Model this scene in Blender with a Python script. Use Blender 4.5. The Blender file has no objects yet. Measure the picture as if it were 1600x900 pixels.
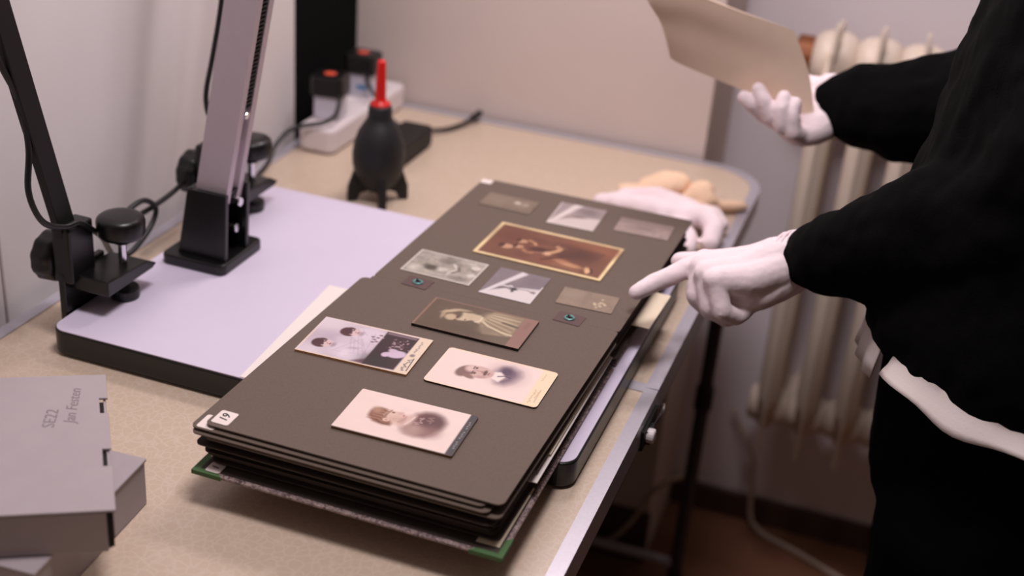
import bpy, bmesh, math, random
import numpy as np
from mathutils import Vector, Matrix
from math import radians, sin, cos, pi

random.seed(7)
sc = bpy.context.scene
C = sc.collection
H = 0.72                       # table height above the floor; everything below is modelled from the table top

# ------------------------------------------------------------------ camera, world, lights, exposure
cam_d = bpy.data.cameras.new('camera')
cam = bpy.data.objects.new('camera', cam_d); C.objects.link(cam)
cam_d.sensor_width = 36.0
cam_d.lens = 2028.17 / 1600 * 36.0
cam_d.clip_start = 0.02
cam.matrix_world = (Matrix.Translation((0.794122, -0.537317, 0.646457 + H))
                    @ Matrix.Rotation(0.30418669, 4, 'Z') @ Matrix.Rotation(1.10691691, 4, 'X') @ Matrix.Rotation(0.08487096, 4, 'Z'))
cam_d.dof.use_dof = True
cam_d.dof.focus_distance = 1.12
cam_d.dof.aperture_fstop = 3.2
sc.camera = cam

w = bpy.data.worlds.new('world'); sc.world = w; w.use_nodes = True
bg = w.node_tree.nodes['Background']
bg.inputs[0].default_value = (1.0, 0.70, 0.52, 1)
bg.inputs[1].default_value = 0.055

def area(name, loc, target, sx, sy, power, col):
    l = bpy.data.lights.new(name, 'AREA'); l.shape = 'RECTANGLE'; l.size = sx; l.size_y = sy
    l.energy = power; l.color = col
    o = bpy.data.objects.new(name, l); C.objects.link(o)
    o.location = Vector(loc) + Vector((0, 0, H))
    d = Vector(target) - Vector(loc)
    o.rotation_euler = d.to_track_quat('-Z', 'Y').to_euler()
    return o
area('ceiling_light', (0.56, 0.27, 1.5), (0.46, 0.40, 0), 0.40, 0.28, 13.0, (1.0, 0.91, 0.94))
area('hanging_lamp', (0.40, 1.06, 0.95), (0.36, 0.55, 0), 0.30, 0.14, 4.0, (1.0, 0.88, 0.89))

vs = sc.view_settings
vs.view_transform = 'Standard'; vs.look = 'None'; vs.gamma = 1.0; vs.use_curve_mapping = False
vs.exposure = 0.08

# ------------------------------------------------------------------ helpers: materials
def lin(c):
    c = c / 255.0
    return c / 12.92 if c <= 0.04045 else ((c + 0.055) / 1.055) ** 2.4
def rgb(r, g, b): return (lin(r), lin(g), lin(b), 1.0)
MATS = {}
def mat(name, col, rough=0.6, metal=0.0, noise=0.0, nscale=60.0, bump=0.0, bscale=200.0, spec=0.5, sheen=0.0, coat=0.0):
    if name in MATS: return MATS[name]
    m = bpy.data.materials.new(name); m.use_nodes = True
    nt = m.node_tree; b = nt.nodes['Principled BSDF']
    b.inputs['Base Color'].default_value = col
    b.inputs['Roughness'].default_value = rough
    b.inputs['Metallic'].default_value = metal
    b.inputs['Specular IOR Level'].default_value = spec
    if sheen: b.inputs['Sheen Weight'].default_value = sheen
    if coat: b.inputs['Coat Weight'].default_value = coat
    tc = nt.nodes.new('ShaderNodeTexCoord')
    if noise:
        n = nt.nodes.new('ShaderNodeTexNoise'); n.inputs['Scale'].default_value = nscale; n.inputs['Detail'].default_value = 6
        nt.links.new(tc.outputs['Object'], n.inputs['Vector'])
        r = nt.nodes.new('ShaderNodeMapRange')
        r.inputs['From Min'].default_value = 0.25; r.inputs['From Max'].default_value = 0.75
        r.inputs['To Min'].default_value = 1 - noise; r.inputs['To Max'].default_value = 1 + noise
        nt.links.new(n.outputs['Fac'], r.inputs['Value'])
        mx = nt.nodes.new('ShaderNodeVectorMath'); mx.operation = 'SCALE'
        mx.inputs[0].default_value = col[:3]
        nt.links.new(r.outputs['Result'], mx.inputs['Scale'])
        nt.links.new(mx.outputs['Vector'], b.inputs['Base Color'])
    if bump:
        n2 = nt.nodes.new('ShaderNodeTexNoise'); n2.inputs['Scale'].default_value = bscale; n2.inputs['Detail'].default_value = 4
        nt.links.new(tc.outputs['Object'], n2.inputs['Vector'])
        bp = nt.nodes.new('ShaderNodeBump'); bp.inputs['Strength'].default_value = bump; bp.inputs['Distance'].default_value = 0.002
        nt.links.new(n2.outputs['Fac'], bp.inputs['Height'])
        nt.links.new(bp.outputs['Normal'], b.inputs['Normal'])
    MATS[name] = m
    return m

def mat_table():
    m = mat('table_laminate', rgb(196, 176, 160), 0.32)
    nt = m.node_tree; b = nt.nodes['Principled BSDF']
    tc = nt.nodes.new('ShaderNodeTexCoord')
    n0 = nt.nodes.new('ShaderNodeTexNoise'); n0.inputs['Scale'].default_value = 60; n0.inputs['Detail'].default_value = 2
    add = nt.nodes.new('ShaderNodeMixRGB'); add.blend_type = 'ADD'; add.inputs[0].default_value = 0.012
    nt.links.new(tc.outputs['Object'], n0.inputs['Vector'])
    nt.links.new(tc.outputs['Object'], add.inputs[1]); nt.links.new(n0.outputs['Color'], add.inputs[2])
    v = nt.nodes.new('ShaderNodeTexVoronoi'); v.feature = 'DISTANCE_TO_EDGE'; v.inputs['Scale'].default_value = 118
    nt.links.new(add.outputs[0], v.inputs['Vector'])
    cr = nt.nodes.new('ShaderNodeValToRGB')
    cr.color_ramp.elements[0].position = 0.0; cr.color_ramp.elements[0].color = rgb(210, 192, 174)
    cr.color_ramp.elements[1].position = 0.13; cr.color_ramp.elements[1].color = rgb(203, 182, 161)
    nt.links.new(v.outputs['Distance'], cr.inputs['Fac'])
    n1 = nt.nodes.new('ShaderNodeTexNoise'); n1.inputs['Scale'].default_value = 900; n1.inputs['Detail'].default_value = 2
    nt.links.new(tc.outputs['Object'], n1.inputs['Vector'])
    mr = nt.nodes.new('ShaderNodeMapRange'); mr.inputs['To Min'].default_value = 0.9; mr.inputs['To Max'].default_value = 1.1
    nt.links.new(n1.outputs['Fac'], mr.inputs['Value'])
    sc_ = nt.nodes.new('ShaderNodeVectorMath'); sc_.operation = 'SCALE'
    nt.links.new(cr.outputs['Color'], sc_.inputs[0]); nt.links.new(mr.outputs['Result'], sc_.inputs['Scale'])
    nt.links.new(sc_.outputs['Vector'], b.inputs['Base Color'])
    return m

def mat_marble():
    m = mat('marbled_paper', rgb(120, 100, 100), 0.6)
    nt = m.node_tree; b = nt.nodes['Principled BSDF']
    tc = nt.nodes.new('ShaderNodeTexCoord')
    n = nt.nodes.new('ShaderNodeTexNoise'); n.inputs['Scale'].default_value = 260; n.inputs['Detail'].default_value = 8; n.inputs['Distortion'].default_value = 1.5
    nt.links.new(tc.outputs['Object'], n.inputs['Vector'])
    cr = nt.nodes.new('ShaderNodeValToRGB')
    cr.color_ramp.elements[0].position = 0.38; cr.color_ramp.elements[0].color = rgb(84, 66, 70)
    cr.color_ramp.elements[1].position = 0.62; cr.color_ramp.elements[1].color = rgb(178, 156, 152)
    nt.links.new(n.outputs['Fac'], cr.inputs['Fac']); nt.links.new(cr.outputs['Color'], b.inputs['Base Color'])
    return m

def mat_print():
    m = bpy.data.materials.new('photographic_print'); m.use_nodes = True
    nt = m.node_tree; b = nt.nodes['Principled BSDF']
    a = nt.nodes.new('ShaderNodeVertexColor'); a.layer_name = 'print'
    nt.links.new(a.outputs['Color'], b.inputs['Base Color'])
    b.inputs['Roughness'].default_value = 0.42
    b.inputs['Specular IOR Level'].default_value = 0.35
    return m

M_table = mat_table()
M_alu = mat('brushed_aluminium', rgb(188, 184, 194), 0.36, 0.35, noise=0.05, nscale=300)
M_darkside = mat('dark_shade_profile', rgb(70, 64, 66), 0.45, 0.4)  # rail side's shadow put into its colour; legs and base plate share it
M_wall = mat('white_wall_panel', rgb(228, 222, 222), 0.7, noise=0.02, nscale=8)
M_part = mat('partition_paint', rgb(222, 207, 201), 0.75, noise=0.03, nscale=6)
M_recess = mat('recess_paint', rgb(242, 234, 240), 0.8, noise=0.02, nscale=6)
M_plinth = mat('plinth_brown', rgb(78, 56, 46), 0.7)
M_floor = mat('floor_brown', rgb(128, 86, 64), 0.6, noise=0.18, nscale=5)
M_black = mat('black_plastic', rgb(14, 13, 14), 0.35, bump=0.05, bscale=900)
M_blackm = mat('black_matte', rgb(11, 10, 11), 0.6)
M_bpanel = mat('black_panel_paint', rgb(8, 8, 9), 0.85, spec=0.1)
M_rubber = mat('black_rubber', rgb(22, 22, 25), 0.55, bump=0.05, bscale=600)
M_chrome = mat('chrome', rgb(225, 225, 230), 0.18, 1.0)
M_board = mat('lavender_board', rgb(216, 206, 226), 0.55, noise=0.015, nscale=20)
M_page = mat('album_card', rgb(106, 92, 83), 0.75, noise=0.10, nscale=700, bump=0.15, bscale=1200, spec=0.3)
M_pageshade = mat('album_card_shaded', rgb(66, 55, 48), 0.8, noise=0.1, nscale=500)  # darker copy of the album card; shade deep in the stack put into colour
M_marble = mat_marble()
M_green = mat('green_cloth', rgb(74, 110, 64), 0.7, noise=0.2, nscale=900)
M_paper = mat('white_paper', rgb(240, 230, 224), 0.7)
M_cream = mat('cream_paper', rgb(238, 222, 196), 0.7)
M_tag = mat('tag_paper', rgb(238, 224, 218), 0.7)
M_ink = mat('ink', rgb(40, 34, 40), 0.6)
M_pencil = mat('pencil', rgb(134, 122, 126), 0.7)
M_print = mat_print()
M_grey = mat('grey_archival_board', rgb(174, 163, 166), 0.8, noise=0.03, nscale=40, bump=0.08, bscale=900)
M_gapshade = mat('gap_shade', rgb(30, 26, 26), 0.9)  # near-black standing for the shade inside the box openings
M_white_pl = mat('white_plastic', rgb(232, 222, 224), 0.35)
M_label = mat('adapter_label', rgb(205, 202, 215), 0.4)
M_blue = mat('blue_print', rgb(70, 140, 190), 0.5)
M_red = mat('red_plastic', rgb(215, 22, 18), 0.3)
M_orange = mat('orange_dot', rgb(214, 84, 62), 0.5)
M_glove = mat('cotton_glove', rgb(246, 228, 232), 0.9, noise=0.03, nscale=500, bump=0.12, bscale=1400, spec=0.1, sheen=0.1)
M_beige = mat('beige_knit', rgb(248, 214, 184), 0.9, noise=0.05, nscale=500, bump=0.2, bscale=1200, spec=0.1)
M_card = mat('beige_card', rgb(238, 212, 190), 0.75, noise=0.03, nscale=40)
M_sweat = mat('black_fleece', rgb(6, 6, 7), 0.95, noise=0.2, nscale=300, bump=0.2, bscale=500, spec=0.08)
M_trous = mat('black_trousers', rgb(7, 7, 7), 0.95, spec=0.05)
M_shirt = mat('white_shirt', rgb(232, 220, 216), 0.9, bump=0.1, bscale=500, spec=0.1)
M_skin = mat('skin', rgb(205, 160, 138), 0.5)
M_hair = mat('dark_hair', rgb(50, 36, 30), 0.6)
M_rad = mat('radiator_enamel', rgb(236, 220, 204), 0.4)
M_copper = mat('copper_plug', rgb(140, 84, 50), 0.5, 0.4)
M_cable = mat('black_cable', rgb(18, 18, 19), 0.4)
M_wcable = mat('pale_cable', rgb(200, 180, 166), 0.5)
M_teal = mat('teal_eyelet', rgb(104, 160, 156), 0.35, 0.5)
M_patch = mat('mauve_patch', rgb(92, 70, 68), 0.7)

# ------------------------------------------------------------------ helpers: objects
BASE = {}
def world_base(o):
    v = Vector((0, 0, 0))
    while o is not None:
        v = v + o.location; o = o.parent
    return v
def thing(name, label, cat, loc, group=None):
    o = bpy.data.objects.new(name, None); C.objects.link(o)
    o.location = loc; o.empty_display_size = 0.02
    o['label'] = label; o['category'] = cat
    if group: o['group'] = group
    return o
def tag(o, label, cat, group=None):
    o['label'] = label; o['category'] = cat
    if group: o['group'] = group
    return o
def obj(name, me, m, parent=None, smooth=False, label=None, base=None):
    """me: Mesh or (verts, faces) in table coordinates, linked as ONE mesh object."""
    if isinstance(me, tuple):
        v, f = me
        me = bpy.data.meshes.new(name); me.from_pydata([tuple(p) for p in v], [], f); me.update()
    if isinstance(me, bmesh.types.BMesh):
        bmm = me; me = bpy.data.meshes.new(name); bmm.to_mesh(me); bmm.free()
    o = bpy.data.objects.new(name, me); C.objects.link(o)
    if m is not None and not len(me.materials): me.materials.append(m)
    if parent is not None:
        o.parent = parent
        off = world_base(parent)
    else:
        if base is None:
            n = len(me.vertices); co = np.empty(n * 3); me.vertices.foreach_get('co', co); co = co.reshape(-1, 3)
            base = ((co[:, 0].min() + co[:, 0].max()) / 2, (co[:, 1].min() + co[:, 1].max()) / 2, co[:, 2].min())
        off = Vector(base); o.location = off
    me.transform(Matrix.Translation(-off))
    if smooth:
        me.polygons.foreach_set('use_smooth', [True] * len(me.polygons))
    if label: o['label'] = label
    return o
def struct(name, me, m):
    o = obj(name, me, m); o['kind'] = 'structure'; return o

def bm_box(x0, x1, y0, y1, z0, z1, bev=0.0, seg=2, xf=None):
    bm = bmesh.new()
    bmesh.ops.create_cube(bm, size=1.0)
    for v in bm.verts:
        v.co = Vector((x0 + (v.co.x + .5) * (x1 - x0), y0 + (v.co.y + .5) * (y1 - y0), z0 + (v.co.z + .5) * (z1 - z0)))
    if bev: bmesh.ops.bevel(bm, geom=bm.edges[:], offset=bev, segments=seg, profile=0.5, affect='EDGES')
    if xf: bmesh.ops.transform(bm, matrix=xf, verts=bm.verts)
    return bm
def join(*bms):
    out = bmesh.new(); tmp = bpy.data.meshes.new('tmp')
    for b in bms:
        b.to_mesh(tmp); out.from_mesh(tmp); b.free()
    bpy.data.meshes.remove(tmp)
    return out
def rrect(x0, x1, y0, y1, r, n=6, rs=None):
    rs = rs or (r, r, r, r)               # corner radii: BL, BR, TR, TL
    pts = []
    for (cx, cy, a0, rr) in ((x0, y0, 180, rs[0]), (x1, y0, 270, rs[1]), (x1, y1, 0, rs[2]), (x0, y1, 90, rs[3])):
        sx = 1 if cx == x0 else -1; sy = 1 if cy == y0 else -1
        for i in range(n + 1):
            a = radians(a0 + 90 * i / n)
            pts.append((cx + sx * rr + rr * cos(a), cy + sy * rr + rr * sin(a)))
    return pts
def bm_prism(pts, z0, z1, bev=0.0, xf=None):
    bm = bmesh.new()
    f = bm.faces.new([bm.verts.new((p[0], p[1], z0)) for p in pts])
    r = bmesh.ops.extrude_face_region(bm, geom=[f])
    for v in [g for g in r['geom'] if isinstance(g, bmesh.types.BMVert)]: v.co.z = z1
    bmesh.ops.recalc_face_normals(bm, faces=bm.faces)
    if bev:
        es = [e for e in bm.edges if abs(e.verts[0].co.z - e.verts[1].co.z) < 1e-7 and len(e.link_faces) == 2]
        bmesh.ops.bevel(bm, geom=es, offset=bev, segments=2, profile=0.5, affect='EDGES')
    if xf: bmesh.ops.transform(bm, matrix=xf, verts=bm.verts)
    return bm
def bm_plate(pts2, axis, a0, a1, bev=0.0):
    """Extrude a 2-D outline along x or y: pts are (y,z) for axis x, (x,z) for axis y."""
    bm = bmesh.new()
    mk = (lambda p, a: (a, p[0], p[1])) if axis == 'x' else (lambda p, a: (p[0], a, p[1]))
    f = bm.faces.new([bm.verts.new(mk(p, a0)) for p in pts2])
    r = bmesh.ops.extrude_face_region(bm, geom=[f])
    k = 0 if axis == 'x' else 1
    for v in [g for g in r['geom'] if isinstance(g, bmesh.types.BMVert)]: v.co[k] = a1
    bmesh.ops.recalc_face_normals(bm, faces=bm.faces)
    if bev: bmesh.ops.bevel(bm, geom=bm.edges[:], offset=bev, segments=2, profile=0.5, affect='EDGES')
    return bm
def bm_cyl(p0, p1, r0, r1=None, n=20, bev=0.0, prof=None):
    """Lathe around p0->p1. prof: list of (t along axis in m, radius)."""
    p0 = Vector(p0); p1 = Vector(p1); ax = (p1 - p0); L = ax.length
    r1 = r0 if r1 is None else r1
    if prof is None:
        if bev: prof = [(0, r0 - bev), (bev * .3, r0 - bev * .3), (bev, r0), (L - bev, r1), (L - bev * .3, r1 - bev * .3), (L, r1 - bev)]
        else: prof = [(0, r0), (L, r1)]
    q = ax.to_track_quat('Z', 'Y').to_matrix().to_4x4()
    M = Matrix.Translation(p0) @ q
    bm = bmesh.new(); rings = []
    for (t, r) in prof:
        if r < 1e-6: rings.append([bm.verts.new(M @ Vector((0, 0, t)))])
        else: rings.append([bm.verts.new(M @ Vector((r * cos(2 * pi * i / n), r * sin(2 * pi * i / n), t))) for i in range(n)])
    for a, b in zip(rings, rings[1:]):
        for i in range(n):
            j = (i + 1) % n
            if len(a) == 1 and len(b) == 1: continue
            if len(a) == 1: bm.faces.new((a[0], b[i], b[j]))
            elif len(b) == 1: bm.faces.new((a[i], b[0], a[j]))
            else: bm.faces.new((a[i], b[i], b[j], a[j]))
    if len(rings[0]) > 1: bm.faces.new(rings[0])
    if len(rings[-1]) > 1: bm.faces.new(rings[-1][::-1])
    bmesh.ops.recalc_face_normals(bm, faces=bm.faces)
    return bm
def catmull(pts, k=8):
    P = [Vector(p) for p in pts]; P = [P[0] * 2 - P[1]] + P + [P[-1] * 2 - P[-2]]
    out = []
    for i in range(1, len(P) - 2):
        for j in range(k):
            t = j / k; a, b, c, d = P[i - 1], P[i], P[i + 1], P[i + 2]
            out.append(0.5 * ((2 * b) + (c - a) * t + (2 * a - 5 * b + 4 * c - d) * t * t + (3 * b - a - 3 * c + d) * t ** 3))
    out.append(P[-2]); return out
def bm_tube(pts, r, n=8, smooth=True, k=8):
    P = catmull(pts, k) if smooth else [Vector(p) for p in pts]
    bm = bmesh.new(); rings = []; up = Vector((0.13, 0.31, 0.94)).normalized()
    for i, p in enumerate(P):
        d = (P[min(i + 1, len(P) - 1)] - P[max(i - 1, 0)]).normalized()
        u = (up - d * up.dot(d)); u = u.normalized() if u.length > 1e-5 else d.orthogonal().normalized()
        up = u; v = d.cross(u)
        rr = r[min(i, len(r) - 1)] if isinstance(r, list) else r
        rings.append([bm.verts.new(p + (u * cos(2 * pi * j / n) + v * sin(2 * pi * j / n)) * rr) for j in range(n)])
    for a, b in zip(rings, rings[1:]):
        for j in range(n):
            bm.faces.new((a[j], a[(j + 1) % n], b[(j + 1) % n], b[j]))
    bm.faces.new(rings[0][::-1]); bm.faces.new(rings[-1])
    bmesh.ops.recalc_face_normals(bm, faces=bm.faces)
    return bm
def chain(bm, pts, rad, n=14):
    """Tapered capsule chain (closed spheres + frustums) used as input to a voxel union."""
    P = [Vector(p) for p in pts]
    for p, r in zip(P, rad):
        bmesh.ops.create_icosphere(bm, subdivisions=2, radius=r, matrix=Matrix.Translation(p))
    for (a, b, ra, rb) in zip(P, P[1:], rad, rad[1:]):
        d = b - a
        if d.length < 1e-6: continue
        M = Matrix.Translation((a + b) / 2) @ d.to_track_quat('Z', 'Y').to_matrix().to_4x4()
        bmesh.ops.create_cone(bm, cap_ends=True, segments=n, radius1=ra, radius2=rb, depth=d.length, matrix=M)
def ellip(bm, c, r, rot=None, sub=3):
    M = Matrix.Translation(Vector(c)) @ (rot or Matrix.Identity(4)) @ Matrix.Diagonal((r[0], r[1], r[2], 1))
    bmesh.ops.create_icosphere(bm, subdivisions=sub, radius=1.0, matrix=M)
def loft(bm, rings, n=32, cap=True):
    """rings: (cx, cy, cz, rx, ry[, power]) stacked in z."""
    R = []
    for (cx, cy, cz, rx, ry) in rings:
        R.append([bm.verts.new((cx + rx * cos(2 * pi * i / n), cy + ry * sin(2 * pi * i / n), cz)) for i in range(n)])
    for a, b in zip(R, R[1:]):
        for i in range(n):
            j = (i + 1) % n
            bm.faces.new((a[i], a[j], b[j], b[i]))
    if cap:
        bm.faces.new(R[0][::-1]); bm.faces.new(R[-1])
def union(bm, voxel, smooth_it=6, displace=None, smooth_fac=0.5):
    """Voxel-union of overlapping closed shapes into one continuous smooth mesh."""
    me = bpy.data.meshes.new('u'); bmesh.ops.recalc_face_normals(bm, faces=bm.faces); bm.to_mesh(me); bm.free()
    o = bpy.data.objects.new('u', me); C.objects.link(o)
    r = o.modifiers.new('r', 'REMESH'); r.mode = 'VOXEL'; r.voxel_size = voxel
    s = o.modifiers.new('s', 'SMOOTH'); s.factor = smooth_fac; s.iterations = smooth_it
    if displace:
        t = bpy.data.textures.new('folds', 'CLOUDS'); t.noise_scale = displace[1]; t.noise_depth = 2
        d = o.modifiers.new('d', 'DISPLACE'); d.texture = t; d.strength = displace[0]; d.mid_level = 0.5; d.texture_coords = 'LOCAL'
    dg = bpy.context.evaluated_depsgraph_get(); dg.update()
    out = bpy.data.meshes.new_from_object(o.evaluated_get(dg))
    bpy.data.objects.remove(o); bpy.data.meshes.remove(me)
    out.polygons.foreach_set('use_smooth', [True] * len(out.polygons))
    return out
def text_mesh(s, size, loc, rotz, m, parent, thick=0.0002, shear=0.0, label=None, name='handwriting', bold=0.0):
    cu = bpy.data.curves.new('t', 'FONT'); cu.body = s; cu.size = size; cu.shear = shear; cu.align_x = 'CENTER'; cu.align_y = 'CENTER'
    cu.extrude = thick; cu.offset = bold; cu.resolution_u = 3
    o = bpy.data.objects.new('t', cu); C.objects.link(o)
    dg = bpy.context.evaluated_depsgraph_get(); dg.update()
    me = bpy.data.meshes.new_from_object(o.evaluated_get(dg)); bpy.data.objects.remove(o)
    me.transform(Matrix.Translation(Vector(loc)) @ Matrix.Rotation(rotz, 4, 'Z'))
    me.materials.clear()
    return obj(name, me, m, parent, label=label)

# ------------------------------------------------------------------ the room
FL = -H
struct('floor', bm_box(-0.6, 3.2, -2.2, 1.75, FL - 0.05, FL), M_floor)
wl = struct('wall_left', bm_box(-0.16, -0.056, -2.2, 1.75, FL, 1.9), M_wall)
for (a, b) in ((-2.2, -0.655), (-0.652, 0.398), (0.401, 1.008)):
    obj('panel', bm_box(-0.056, -0.03, a, b, FL, 1.9, 0.001, 1), M_wall, wl)
wb = struct('wall_back', bm_box(-0.056, 0.514, 1.212, 1.412, FL, 1.9), M_part)
struct('wall_recess', bm_box(-0.056, 3.2, 1.412, 1.52, FL, 1.9), M_recess)
struct('baseboard_back', bm_box(-0.05, 0.517, 1.205, 1.2115, FL, FL + 0.10, 0.002, 1), M_plinth)
struct('baseboard_recess', bm_box(0.5145, 3.2, 1.40, 1.4115, FL, FL + 0.05, 0.002, 1), M_plinth)
bp_ = obj('black_panel', bm_box(-0.055, -0.031, 1.0115, 1.208, FL, 1.25, 0.002, 1), M_bpanel)
tag(bp_, 'tall matt black panel standing in the corner behind the power strip', 'panel')

# ------------------------------------------------------------------ folding table
TX0, TX1, TY0, TY1, TYM = -0.013, 0.6105, -0.085, 1.204, 0.551
tb = thing('folding_table', 'beige crackle-patterned folding table with rounded aluminium edge', 'table', (0.3, 0.56, FL))
TR = 0.080; TWD = 0.0135
def half_outline(x0, x1, y0, y1, r, far):
    return rrect(x0, x1, y0, y1, 0, 10, (0.0005, 0.0005, r, r) if far else (r, r, 0.0005, 0.0005))
for far in (False, True):
    y0, y1 = (TYM + 0.0006, TY1) if far else (TY0, TYM - 0.0006)
    outer = half_outline(TX0, TX1, y0, y1, TR, far)
    # inner outline keeps the joint side open
    inner = half_outline(TX0 + TWD, TX1 - TWD, y0 if far else y0 + TWD, y1 - TWD if far else y1, TR - TWD, far)
    obj('table_top', bm_prism(inner, -0.018, 0.0), M_table, tb)
    n = len(outer); v = []; f = []
    prof = [(0.0, 0.0), (0.0, 0.0016), (1.0, 0.0016), (1.0, -0.0295), (0.85, -0.0295)]
    for t, z in prof:
        for p, q in zip(inner, outer): v.append((p[0] + (q[0] - p[0]) * t, p[1] + (q[1] - p[1]) * t, z))
    # walk only over the outside run (skip the joint side)
    k0 = 2 * 11 if far else 0
    idx = list(range(11, 44)) + list(range(0, 11)) if far else list(range(33, 44)) + list(range(0, 33))
    for a in range(len(prof) - 1):
        for i in range(len(idx) - 1):
            s0, s1 = idx[i], idx[i + 1]
            f.append((a * n + s0, a * n + s1, (a + 1) * n + s1, (a + 1) * n + s0))
    me = bpy.data.meshes.new('edge_trim'); me.from_pydata(v, [], f)
    bm = bmesh.new(); bm.from_mesh(me); bmesh.ops.recalc_face_normals(bm, faces=bm.faces)
    bmesh.ops.solidify(bm, geom=bm.faces[:], thickness=0.001)
    eo = obj('edge_trim', bm, M_alu, tb)
    # side rail under the trim, darkened in its colour to stand for shadow
    o2 = half_outline(TX0 + 0.004, TX1 - 0.004, y0, y1, TR - .004, far)
    obj('side_rail', bm_prism(o2, -0.046, -0.0182), M_darkside, tb)
obj('joint_strip', bm_box(TX0 + TWD, TX1 - TWD, TYM - 0.008, TYM + 0.008, 0.0, 0.0012), M_alu, tb)
def leg(x, y, lean):
    return bm_tube([(x, y, -0.03), (x + lean * .5, y, -0.36), (x + lean, y, FL + 0.01)], 0.0105, 12)
for (x, y, ln) in ((0.577, 1.165, 0.0), (0.03, 1.165, 0.0), (0.577, -0.02, 0.0), (0.03, -0.02, 0.0)):
    lg = obj('leg', leg(x, y, ln), M_darkside, tb, smooth=True)
    obj('foot_cap', bm_cyl((x + ln, y, FL), (x + ln, y, FL + 0.035), 0.0125, n=16, bev=.002), M_black, lg)
    obj('joint_sleeve', bm_cyl((x, y, -0.375), (x, y, -0.335), 0.014, n=16, bev=.002), M_black, lg)
for y in (1.165, -0.02):
    obj('cross_bar', bm_tube([(0.03, y, FL + 0.05), (0.3, y, FL + 0.05), (0.577, y, FL + 0.05)], 0.008, 10), M_alu, tb, smooth=True)
la = obj('latch', join(bm_box(0.6070, 0.6135, 0.492, 0.548, -0.034, -0.012, 0.001), bm_box(0.6135, 0.6185, 0.50, 0.52, -0.030, -0.016, 0.001)), M_blackm, tb)
obj('latch_wire', bm_tube([(0.6165, 0.512, -0.018), (0.6195, 0.535, -0.012), (0.6175, 0.553, -0.014), (0.6135, 0.56, -0.02)], 0.0014, 8), M_chrome, la)
obj('latch_disc', bm_cyl((0.6135, 0.505, -0.022), (0.6215, 0.505, -0.022), 0.0075, n=18, bev=.002), M_white_pl, la)

# ------------------------------------------------------------------ copy stand: board, bracket, column
ZB = 0.028
cs = thing('copy_stand', 'black copy stand with lavender baseboard and slanted silver column', 'copy stand', (0.32, 0.56, 0))
bo = rrect(0.058, 0.582, 0.352, 0.765, 0.016, 8)
obj('board_body', bm_prism(bo, 0.003, 0.0266, 0.0015), M_black, cs)
obj('board_surface', bm_prism(rrect(0.0592, 0.5808, 0.3532, 0.7638, 0.015, 8), 0.0267, ZB, 0.0004), M_board, cs)
for (x, y) in ((0.09, 0.39), (0.55, 0.39), (0.09, 0.73), (0.55, 0.73)):
    obj('foot', bm_cyl((x, y, 0), (x, y, 0.004), 0.012, n=16), M_rubber, cs)
br = obj('bracket', join(
    bm_prism(rrect(0.072, 0.147, 0.520, 0.604, 0.008, 5), ZB, ZB + 0.012, 0.002),
    bm_plate([(0.087, ZB + .010), (0.143, ZB + .010), (0.146, 0.115), (0.101, 0.115)], 'y', 0.531, 0.537, 0.001),
    bm_plate([(0.087, ZB + .010), (0.143, ZB + .010), (0.146, 0.115), (0.101, 0.115)], 'y', 0.574, 0.580, 0.001),
    bm_plate([(0.086, ZB + .010), (0.093, ZB + .010), (0.106, 0.115), (0.100, 0.115)], 'y', 0.532, 0.579, 0.0005),
    bm_plate([(0.096, ZB + .011), (0.112, ZB + .011), (0.130, 0.112), (0.105, 0.112)], 'y', 0.5371, 0.5739),
    bm_plate([(0.112, 0.070), (0.118, 0.070), (0.142, 0.113), (0.128, 0.113)], 'y', 0.5372, 0.5738)), M_black, cs)
for (x, ys, z) in ((0.139, .5660, 0.095), (0.134, .5660, 0.064)):
    s_ = obj('screw', bm_cyl((x - .020, ys, z), (x + .004, ys, z + .001), 0.0052, n=12, bev=.001), M_chrome, br)
# column: extrusion leaning towards the board, slot with toothed rack on its front
lean = 0.19
def slant(bm, z0, x0):
    for v in bm.verts: v.co.x += x0 + (v.co.z - z0) * lean
    return bm
CH = 0.80
cz0 = 0.100
prof_c = [(0.0, .539), (.036, .539), (.036, .5485), (.031, .5485), (.031, .5625), (.036, .5625), (.036, .572), (0.0, .572)]
col = bm_prism(prof_c, cz0, CH)
obj('column', slant(col, cz0, 0.1035), M_alu if False else mat('anodised_column', rgb(206, 192, 200), 0.45, 0.25, noise=0.02, nscale=80), cs)
teeth = bmesh.new(); z = 0.205
tm = bpy.data.meshes.new('t')
bb = [bm_box(.0308, .0325, .5490, .5620, 0.203, CH - .002)]
while z < CH - 0.01:
    bb.append(bm_box(.0325, .0355, .5495, .5615, z, z + 0.0022)); z += 0.0044
teeth.free()
obj('rack', slant(join(*bb), cz0, 0.1035), M_blackm, cs)
obj('rack_screw', slant(bm_cyl((.031, .5555, .197), (.0365, .5555, .197), 0.004, n=10, bev=.0008), cz0, 0.1035), M_chrome, cs)

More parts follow.
